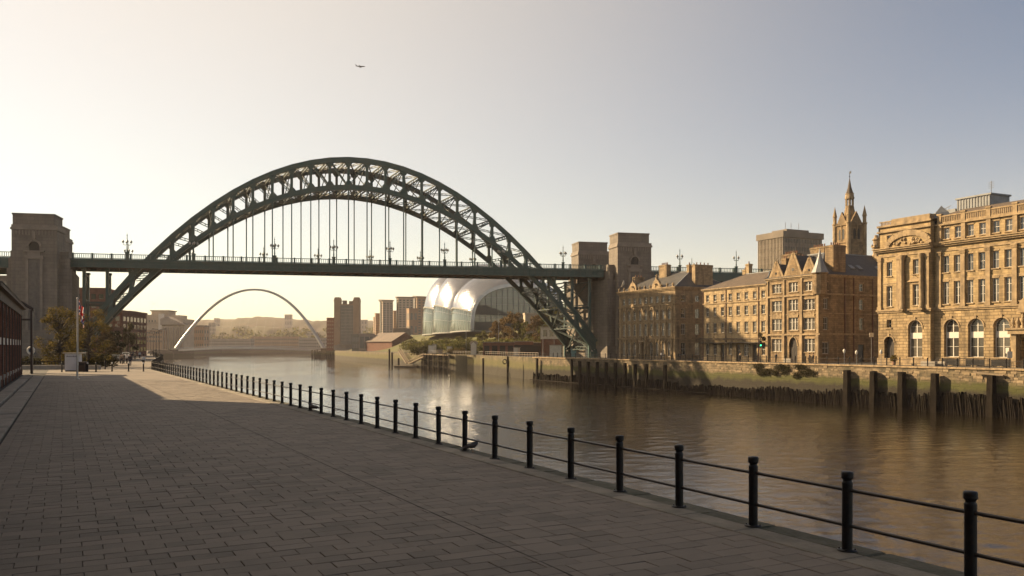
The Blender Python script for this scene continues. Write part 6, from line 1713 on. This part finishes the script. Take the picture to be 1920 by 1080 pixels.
# fender piles standing in the water before the wall
big = [(1588,694),(1638,696),(1691,698),(1753,700),(1859,704)]
small = [1087,1103,1120,1137,1154,1172,1191,1212,1247]
def pile(px, ytop, w, lab):
    k = (px-960)/1600; off = -.75; Y = (113.9+off/.903)/(.4746+k); zt_ = hz(ytop, Y)
    mb = MB(); h = w/2; j = lambda: rnd.uniform(-.04,.04)
    mb.m = Matrix.Translation((k*Y, Y, 0)) @ Matrix.Rotation(RANG+rnd.uniform(-.08,.08), 4, 'Z')
    n = 5; zs = [-8+(zt_+8)*i/n for i in range(n+1)]
    vs = []
    for i, z in enumerate(zs):
        s = 1 if i < n else .93
        for sx, sy in ((-1,-1),(1,-1),(1,1),(-1,1)): vs.append((sx*h*s+j(), sy*h*s+j(), z+(rnd.uniform(-.08,.08) if i == n else 0)))
    fs = [(i*4+k2, i*4+(k2+1)%4, (i+1)*4+(k2+1)%4, (i+1)*4+k2) for i in range(n) for k2 in range(4)] + [(n*4,n*4+1,n*4+2,n*4+3)]
    mb.add(vs, fs); tag(mb.build('timber_pile', m_timber), lab, 'pile', 'timber fender piles along the far quay wall')
words = ['thick dark fender pile, leftmost of the five spaced out on the right','thick dark fender pile, second of the five on the right','thick dark fender pile, middle of the five on the right','thick dark fender pile, fourth of the five on the right','thick dark fender pile nearest the right edge, beam resting on top']
for (px, yt), w_ in zip(big, words): pile(px, yt, .82, w_)
for i, px in enumerate(small): pile(px, 677+(px-1087)*.045, .62, 'slim timber pile below the right bridge tower, %s from the left of nine' % ORD[i])
for px, yt, lab in ((1007,672,'lone dark pile against the sunlit quay wall'),(1072,674,'dark pile at the joint where the wall turns rough'),(906,672,'slim pile right of the dark quay opening'),(952,668,'thick weedy pile near a hanging tyre')): pile(px, yt, .5, lab)
# beam by the last pile
p = rq(108.4, -.5, -.75); mb = MB(); mb.bar((-3.6,-.1,.25),(0.3,.1,-.05), .35, .16); o = mb.build('timber_beam', m_timber_l, None, p); o.rotation_euler = (0,0,RANG); tag(o, 'pale weathered plank sticking out beside the rightmost pile', 'beam')
# close-set stakes at the waterline
mb = MB(); Y = 98.0; rn = random.Random(4)
while Y < 170:
    for lay, off in ((-1, -.22), (1, -.40)):
        zt_ = -3.7-max(0,Y-112)*.022+rn.uniform(-.55,.45)+.18*math.sin(Y*.4); a = rq(Y+rn.uniform(-.1,.1), off-.2, -7); b = rq(Y+lay*rn.uniform(.25,.6), off+.06, zt_)
        mb.bar(a, b, rn.uniform(.13,.22), rn.uniform(.14,.22))
    Y += .30
mb.build('waterline_stakes', m_timber, kind='stuff')
mb = MB(); Y = 170.0
while Y < 228:
    a = rq(Y, -.3, -7); b = rq(Y+rn.uniform(-.3,.3), -.1, -4.2+rn.uniform(-.3,.3)); mb.bar(a, b, .25, .2); Y += .6
a, b = rq(160, -1.0, -5.9), rq(228, -1.0, -5.9)
for k in range(30): mb.bar(a.lerp(b,k/30), a.lerp(b,(k+1)/30), .25, .25)
mb.build('waterline_stakes', m_timber, kind='stuff')
# rubble stones proud of the wall, the larger ones
stones = [MB() for _ in range(3)]
for i, s_ in enumerate(stones):
    s_.bbox(-.42-.08*i, .42, -.14, .1, -.17-.03*i, .17+.02*i, .04)
sm = [s_.mesh('quay_stone', m_trA) for s_ in stones]
wallo = obj('quay_stones', None, None, (0,0,0), kind='structure')
m_qs = M('quay_block', (0.30,0.22,0.13), (0.13,0.10,0.06), ns=0.9, rough=0.9, bump=0.8, bs=5, isl=.35)
sm = []
for i in range(4):
    s_ = MB()
    w1, h1 = ((.30,.14),(.42,.17),(.24,.13),(.36,.19))[i]
    s_.box(-w1, w1, -.06, .15, -h1, h1, 1.0); sm.append(s_.mesh('quay_block', m_qs))
for k in range(280):
    Y = 99+ (rnd.random()**1.5)*90; z = -.40-.40*rnd.randint(0, 3)+rnd.uniform(-.03,.03); p = rq(Y, .02+rnd.uniform(-.03,.05), z)
    obj('quay_block', sm[rnd.randint(0,3)], wallo, p, RANG)
# ivy and weeds hanging on the wall
for px, w_, h_, lab in ((1434,2.4,1.6,'patch of dark weeds hanging on the quay wall, left of three'),(1466,2.0,1.5,'patch of dark weeds hanging on the quay wall, middle of three'),(1512,3.6,1.7,'widest patch of dark weeds hanging on the quay wall, right of three')):
    k = (px-960)/1600; Y = 113.9/(.4746+k); rn = random.Random(px)
    t = thing('wall_weeds', lab, 'weeds', rq(Y, -.1, -.3), RANG); mb = MB()
    for _ in range(9): leaves(mb, (rn.uniform(-w_,w_)*.8, -.15, -rn.uniform(.1,h_)), (.9,.3,.5), 160, .11, rn)
    mb.build('foliage', m_lfd, t); mb = MB()
    for _ in range(6): x = rn.uniform(-w_,w_)*.8; mb.path([(x,.05,.2),(x+.1,-.12,-.4),(x-.1,-.1,-h_)], .02, 3)
    mb.build('stems', m_bark, t, kind='stuff')

# lamp posts, lights and signs on the right quay
def pole(px, off, h, lab, head=True, r=.07, mat=m_lead, z=0):
    p = rbp(px, off) if px > 1085 else at(px, off)
    t = thing('lamp_column', lab, 'street lamp', (p[0], p[1], z)); mb = MB(); mb.lathe([(r*1.8,0),(r*1.8,.8),(r,.9),(r*.7,h)], 8); mb.build('column', mat, t)
    if head: mb = MB(); mb.path([(0,0,h),(.5,-.2,h+.15)], .04, 4); mb.box(.3,1.0,-.35,-.05,h+.08,h+.22); mb.build('lamp_head', mat, t)
    return t
pole(874, 325, 16, 'tall thin lamp column in front of the nearest steel shell')
pole(935, 290, 14, 'tall thin lamp column in front of the glass end wall')
pole(1018, 262, 9.5, 'lamp column just left of the white cabin')
pole(1039, 255, 9.0, 'lamp column just behind the white cabin')
pole(752, 425, 8, 'dark pole at the left end of the timber landing', False, .1, m_black)
t = thing('traffic_light', 'traffic light showing green with flower baskets before the gothic building', 'traffic light', rbp(1426, 6.5)); mb = MB(); mb.lathe([(.1,0),(.07,.6),(.06,4.6)], 8); mb.build('post', m_black, t)
mb = MB(); mb.bbox(-.2,.2,-.15,.15,2.9,3.9,.03); mb.build('signal_box', m_black, t)
mb = MB(); mb.lathe([(.0,0),(.13,0),(.13,.04),(0,.05)], 10); mb2 = mb.mesh('green_light', M('green_signal', (0.02,0.3,0.1), emit=((0.05,1.0,0.3), 2.5))); obj('green_light', mb2, t, (0,-.16,3.1), (R(90),0,0))
mb = MB(); rn = random.Random(6)
for c in ((-.1,0,5.0),(.5,-.2,4.3)): leaves(mb, c, (.5,.4,.5), 300, .1, rn)
mb.build('flower_baskets', m_lfd, t)
for px, off, h, lab in ((1583,4,1.9,'small globe lamp on the railing line before the dark side wall, left one'),(1606,4,1.7,'white-headed post before the dark side wall, middle one'),(1652,4,1.8,'white-headed post at the corner of the classical office'),(1634,14,4.6,'white square sign on a pole in the dark alley')):
    t = thing('sign_post' if 'sign' in lab else 'post_light', lab, 'sign' if 'sign' in lab else 'post', rbp(px, off)); mb = MB(); mb.lathe([(.05,0),(.045,h)], 8); mb.build('post', m_lead, t)
    mb = MB()
    if 'sign' in lab: mb.box(-.35,.35,-.05,.0,h-.1,h+.6)
    else: mb.lathe([(.08,h-.1),(.2,h+.05),(.22,h+.35),(.1,h+.55),(0,h+.6)], 10)
    mb.build('head', m_white, t)
for px, off, lab in ((1676,9,'round clipped shrub in a pot by the arched side door'),):
    t = thing('potted_shrub', lab, 'plant', rbp(px, off)); mb = MB(); leaves(mb, (0,0,1.0), (.6,.6,.6), 500, .1, random.Random(3)); mb.build('foliage', m_lfy, t); mb = MB(); mb.lathe([(.25,0),(.35,.5),(.3,.5)], 10); mb.build('pot', m_pot, t)
t = thing('notice_stand', 'white notice board on a post beside the office entrance', 'sign', rbp(1893, 8)); mb = MB(); mb.lathe([(.05,0),(.05,1.4)], 6); mb.build('post', m_black, t); mb = MB(); mb.box(-.35,.35,-.05,.0,1.3,2.2); mb.build('board', m_white, t)
for px, off, w_, lab in ((1742,6,1.2,'stone bench block before the classical office, left of the pavilion corner'),(1765,7,.8,'pale stone block on the quay before the classical office'),(1478,9,.9,'dark planter left of the pointed doorway')):
    t = thing('stone_block', lab, 'block', rbp(px, off), RANG); mb = MB(); mb.bbox(-w_,w_,-.3,.3,0,.7,.04); mb.build('block', m_slab, t)

# globe flood lights by the tower foot (lit in the photograph)
for px, Y, z, lab, e in ((1140,222,3.2,'lit yellow globe light at the foot of the right bridge tower',6.0),(1113,226,3.6,'small white lit lamp beside the arch foot',5.0)):
    t = thing('globe_light', lab, 'light', at(px, Y)); mb = MB(); mb.lathe([(.06,0),(.05,z-.3)], 6); mb.build('post', m_black, t)
    mb = MB(); mb.lathe([(0,-.4),(.3,-.25),(.4,0),(.3,.25),(0,.4)], 12, (0,0,z)); mb.build('globe', M('lit_globe', (0.8,0.7,0.4), emit=((1.0,0.82,0.4), e*.25)), t)

# cabins, boxes, barriers on the quay below the arch
def cabin(a, b, y0, y1, Y, mat, lab, name='cabin', cat='cabin', roof=None, d=3.0, rot=-35):
    p = at((a+b)/2, Y, 0); w1 = wpx(a, b, Y)*.86; h = hz(y0, Y)
    t = thing(name, lab, cat, p, R(rot)); mb = MB(); mb.bbox(-w1/2, w1/2, -d/2, d/2, 0.05, h, .06)
    for x in (-w1/4, 0, w1/4): mb.box(x-.03, x+.03, -d/2-.03, -d/2, .2, h-.2)
    mb.build('body', mat, t); mb = MB(); mb.box(-w1/2-.15, w1/2+.15, -d/2-.15, d/2+.15, h, h+.15); mb.build('roof', roof or m_conc, t); return t
m_cream = M('cream_paint', (0.72,0.66,0.54), (0.62,0.57,0.46), ns=1, rough=.6)
m_turq = M('turquoise_paint', (0.20,0.38,0.38), (0.16,0.30,0.30), ns=1, rough=.5)
cabin(1030, 1056, 647.5, 668, 236, m_cream, 'white site cabin on the quay below the arch foot', d=2.6, rot=-12)
cabin(1070, 1083, 653, 664, 236, m_turq, 'turquoise cabinet right of the white site cabin', 'cabinet', 'cabinet', d=1.5, rot=-12)
cabin(1098, 1106, 656, 669, 226, m_cream, 'pale barrier unit near the tower foot, left one', 'cabinet', 'cabinet', d=1, rot=-12)
cabin(1108, 1115, 656, 669, 225, m_cream, 'pale barrier unit near the tower foot, right one', 'cabinet', 'cabinet', d=1, rot=-12)
cabin(1094, 1104, 649.5, 655, 232, M('yellow_paint', (0.5,0.36,0.10), rough=.5), 'yellow skip-shaped box by the arch foot', 'skip', 'skip', d=1.8, rot=-12)
cabin(803, 815, 648, 659, 352, m_cream, 'wide cream box on the quay left of the landing stage', 'cabinet', 'cabinet', d=1.5, rot=-8)
cabin(811, 818, 646, 656, 356, m_cream, 'cream box stacked tall beside the wide one', 'cabinet', 'cabinet', d=1.5, rot=-8)
cabin(838, 848, 650, 663, 322, m_cream, 'tall cream cabinet right of the landing stage', 'cabinet', 'cabinet', d=1.5, rot=-8)
cabin(822, 830, 656, 662, 325, m_conc, 'small grey box between the cream cabinets', 'cabinet', 'cabinet', d=1, rot=-8)
cabin(964, 974, 652, 660, 262, m_white, 'white van parked by the dark yard wall', 'van', 'van', d=2, rot=-20)
p = at(888, 295); t = thing('gabled_sign', 'small house-shaped cream kiosk right of the dark quay opening', 'kiosk', p, R(-5)); mb = MB(); mb.prism([(-.9,0),(.9,0),(.9,3.6),(0,4.4),(-.9,3.6)], -.6, .6, 'y'); mb.build('body', m_cream, t); mb = MB()
for sg in (-1,1): mb.bar((sg*1.05,0,3.5),(0,0,4.5),1.5,.1, up=(0,1,0))
mb.build('roof', m_conc, t)
# pale railing on the quay under the arch
p0, p1 = rq(226, .5), Vector((-10.2, 290, 0)); pts = [rq(226,.4), Vector((-10.2,290.2,0)), Vector((-25,324.4,0)), Vector((-53,411.6,0))]
t = thing('pale_railing', 'pale painted railing along the quay below the arch and concert hall', 'railing', (0,0,0))
m_prail = M('pale_rail', (0.36,0.31,0.25), rough=.6)
for a, b in zip(pts, pts[1:]):
    n = int((b-a).length/2.6)
    for k in range(n):
        q, r_ = a.lerp(b, k/n), a.lerp(b, (k+1)/n)
        mb = MB(); mb.bar(q, q+Vector((0,0,1.25)), .12); mb.build('post', m_prail, t)
        mb = MB(); mb.bar(q+Vector((0,0,1.2)), r_+Vector((0,0,1.2)), .08); mb.bar(q+Vector((0,0,.65)), r_+Vector((0,0,.65)), .06); mb.build('rail', m_prail, t)

# timber landing with gangways
def edge(px, off=-1.2):
    """water side of the quay edge as seen in column px (upstream bend)"""
    P = [Vector(RIGHT_EDGE[i]) for i in range(1, 8)]
    k = (px-960)/1600; best = None
    for a, b in zip(P, P[1:]):
        # a + s(b-a): x = k y
        den = (b.x-a.x)-k*(b.y-a.y)
        if abs(den) < 1e-6: continue
        s = (k*a.y-a.x)/den
        if -.01 <= s <= 1.01:
            q = a.lerp(b, s); d = (b-a).normalized(); n_ = Vector((-d.y, d.x)); 
            if n_.x > 0: n_ = -n_
            best = q + n_*(-off); 
            break
    return Vector((best.x, best.y, 0))
t = thing('timber_jetty', 'dark timber fender jetty of upright posts against the quay', 'jetty', (0,0,0))
a, b = edge(800, -2.0), edge(851, -2.0)
for k in range(17):
    q = a.lerp(b, k/16); mb = MB(); mb.bar(q+Vector((0,0,-8)), q+Vector((0,0,rnd.uniform(-.5,.5))), .5, .5, up=(1,0,0)); mb.build('post', m_timber_l if k % 3 == 1 else m_timber, t)
for z in (-.3, -2.6, -4.8): mb = MB(); mb.bar(a+Vector((0,.3,z)), b+Vector((0,.3,z)), .3, .35); mb.build('rail', m_timber_l if z > -1 else m_timber, t)
mb = MB(); a2, b2 = edge(800, -.3), edge(851, -.3); mb.add([tuple(a+Vector((0,0,-.25))), tuple(b+Vector((0,0,-.25))), tuple(b2+Vector((0,0,-.25))), tuple(a2+Vector((0,0,-.25)))], [(0,1,2,3)]); mb.build('planking', m_timber, t)
t = thing('gangway', 'pair of pale sloping gangways meeting at a low floating stage', 'gangway', (0,0,0))
A1 = edge(757, -2.5)+Vector((0,0,.8)); A2 = edge(783, -5.0)+Vector((0,0,-4.4)); A3 = edge(808, -3.0)+Vector((0,0,-1.2))
for p_, q_ in ((A1, A2), (A2+Vector((1,0,0)), A3)):
    mb = MB()
    for o in (Vector((0,0,0)), Vector((.8,1.6,0))):
        mb.bar(p_+o, q_+o, .35, .35); mb.bar(p_+o+Vector((0,0,1.3)), q_+o+Vector((0,0,1.3)), .18, .18)
        for k in range(9): c = (p_+o).lerp(q_+o, k/8); mb.bar(c, c+Vector((0,0,1.3)), .12)
    mb.bar(p_+Vector((.4,.8,-.05)), q_+Vector((.4,.8,-.05)), 1.7, .12); mb.build('walkway', m_timber_l, t)
mb = MB(); c = edge(785, -5.5); mb.box(c.x-5, c.x+5, c.y-1.5, c.y+2.5, WZ-.3, WZ+.9); mb.build('floating_stage', m_timber_l, t)
for px, h, lab in ((751.5,1.5,'tall dark mooring dolphin at the left end of the gangway'),(757,.0,'short dark mooring pile by the gangway'),(770,-2.5,'low dark mooring pile in front of the gangway')):
    q = edge(px, -5.5); mb = MB(); mb.lathe([(.45,-8),(.45,h),(.3,h+.2)], 8, (q.x,q.y,0)); tag(mb.build('mooring_pile', m_timber), lab, 'pile')
# dark opening in the quay: its shade painted as a dark ribbed sheet
a, b = edge(862, -1.6), edge(884, -1.6)
mb = MB(); n = 16
for k in range(n):
    q, r_ = a.lerp(b, k/n), a.lerp(b, (k+1)/n); o = Vector((0,-.35 if k%2 else 0,0)); mb.add([tuple(q+o+Vector((0,0,-7))), tuple(r_+o+Vector((0,0,-7))), tuple(r_+o+Vector((0,0,-.2))), tuple(q+o+Vector((0,0,-.2)))], [(0,1,2,3)])
mb.add([tuple(a+Vector((0,0,-.2))), tuple(b+Vector((0,0,-.2))), tuple(b+Vector((.5,1,-.2))), tuple(a+Vector((.5,1,-.2)))], [(0,1,2,3)])
tag(mb.build('opening_shade_panel', M('opening_shade', (0.010,0.011,0.009), rough=.9, spec=0.05)), 'dark ribbed panel painted as the shade of the quay opening', 'quay panel')
# tyre and chains
mb = MB(); q = edge(953, -1.1); mb.path([(q.x+.55*math.cos(k*math.pi/8), q.y, -1.6+.7*math.sin(k*math.pi/8)) for k in range(17)], .16, 6, False); tag(mb.build('fender_tyre', m_black), 'old black tyre hung as a fender on the weedy pile', 'tyre')
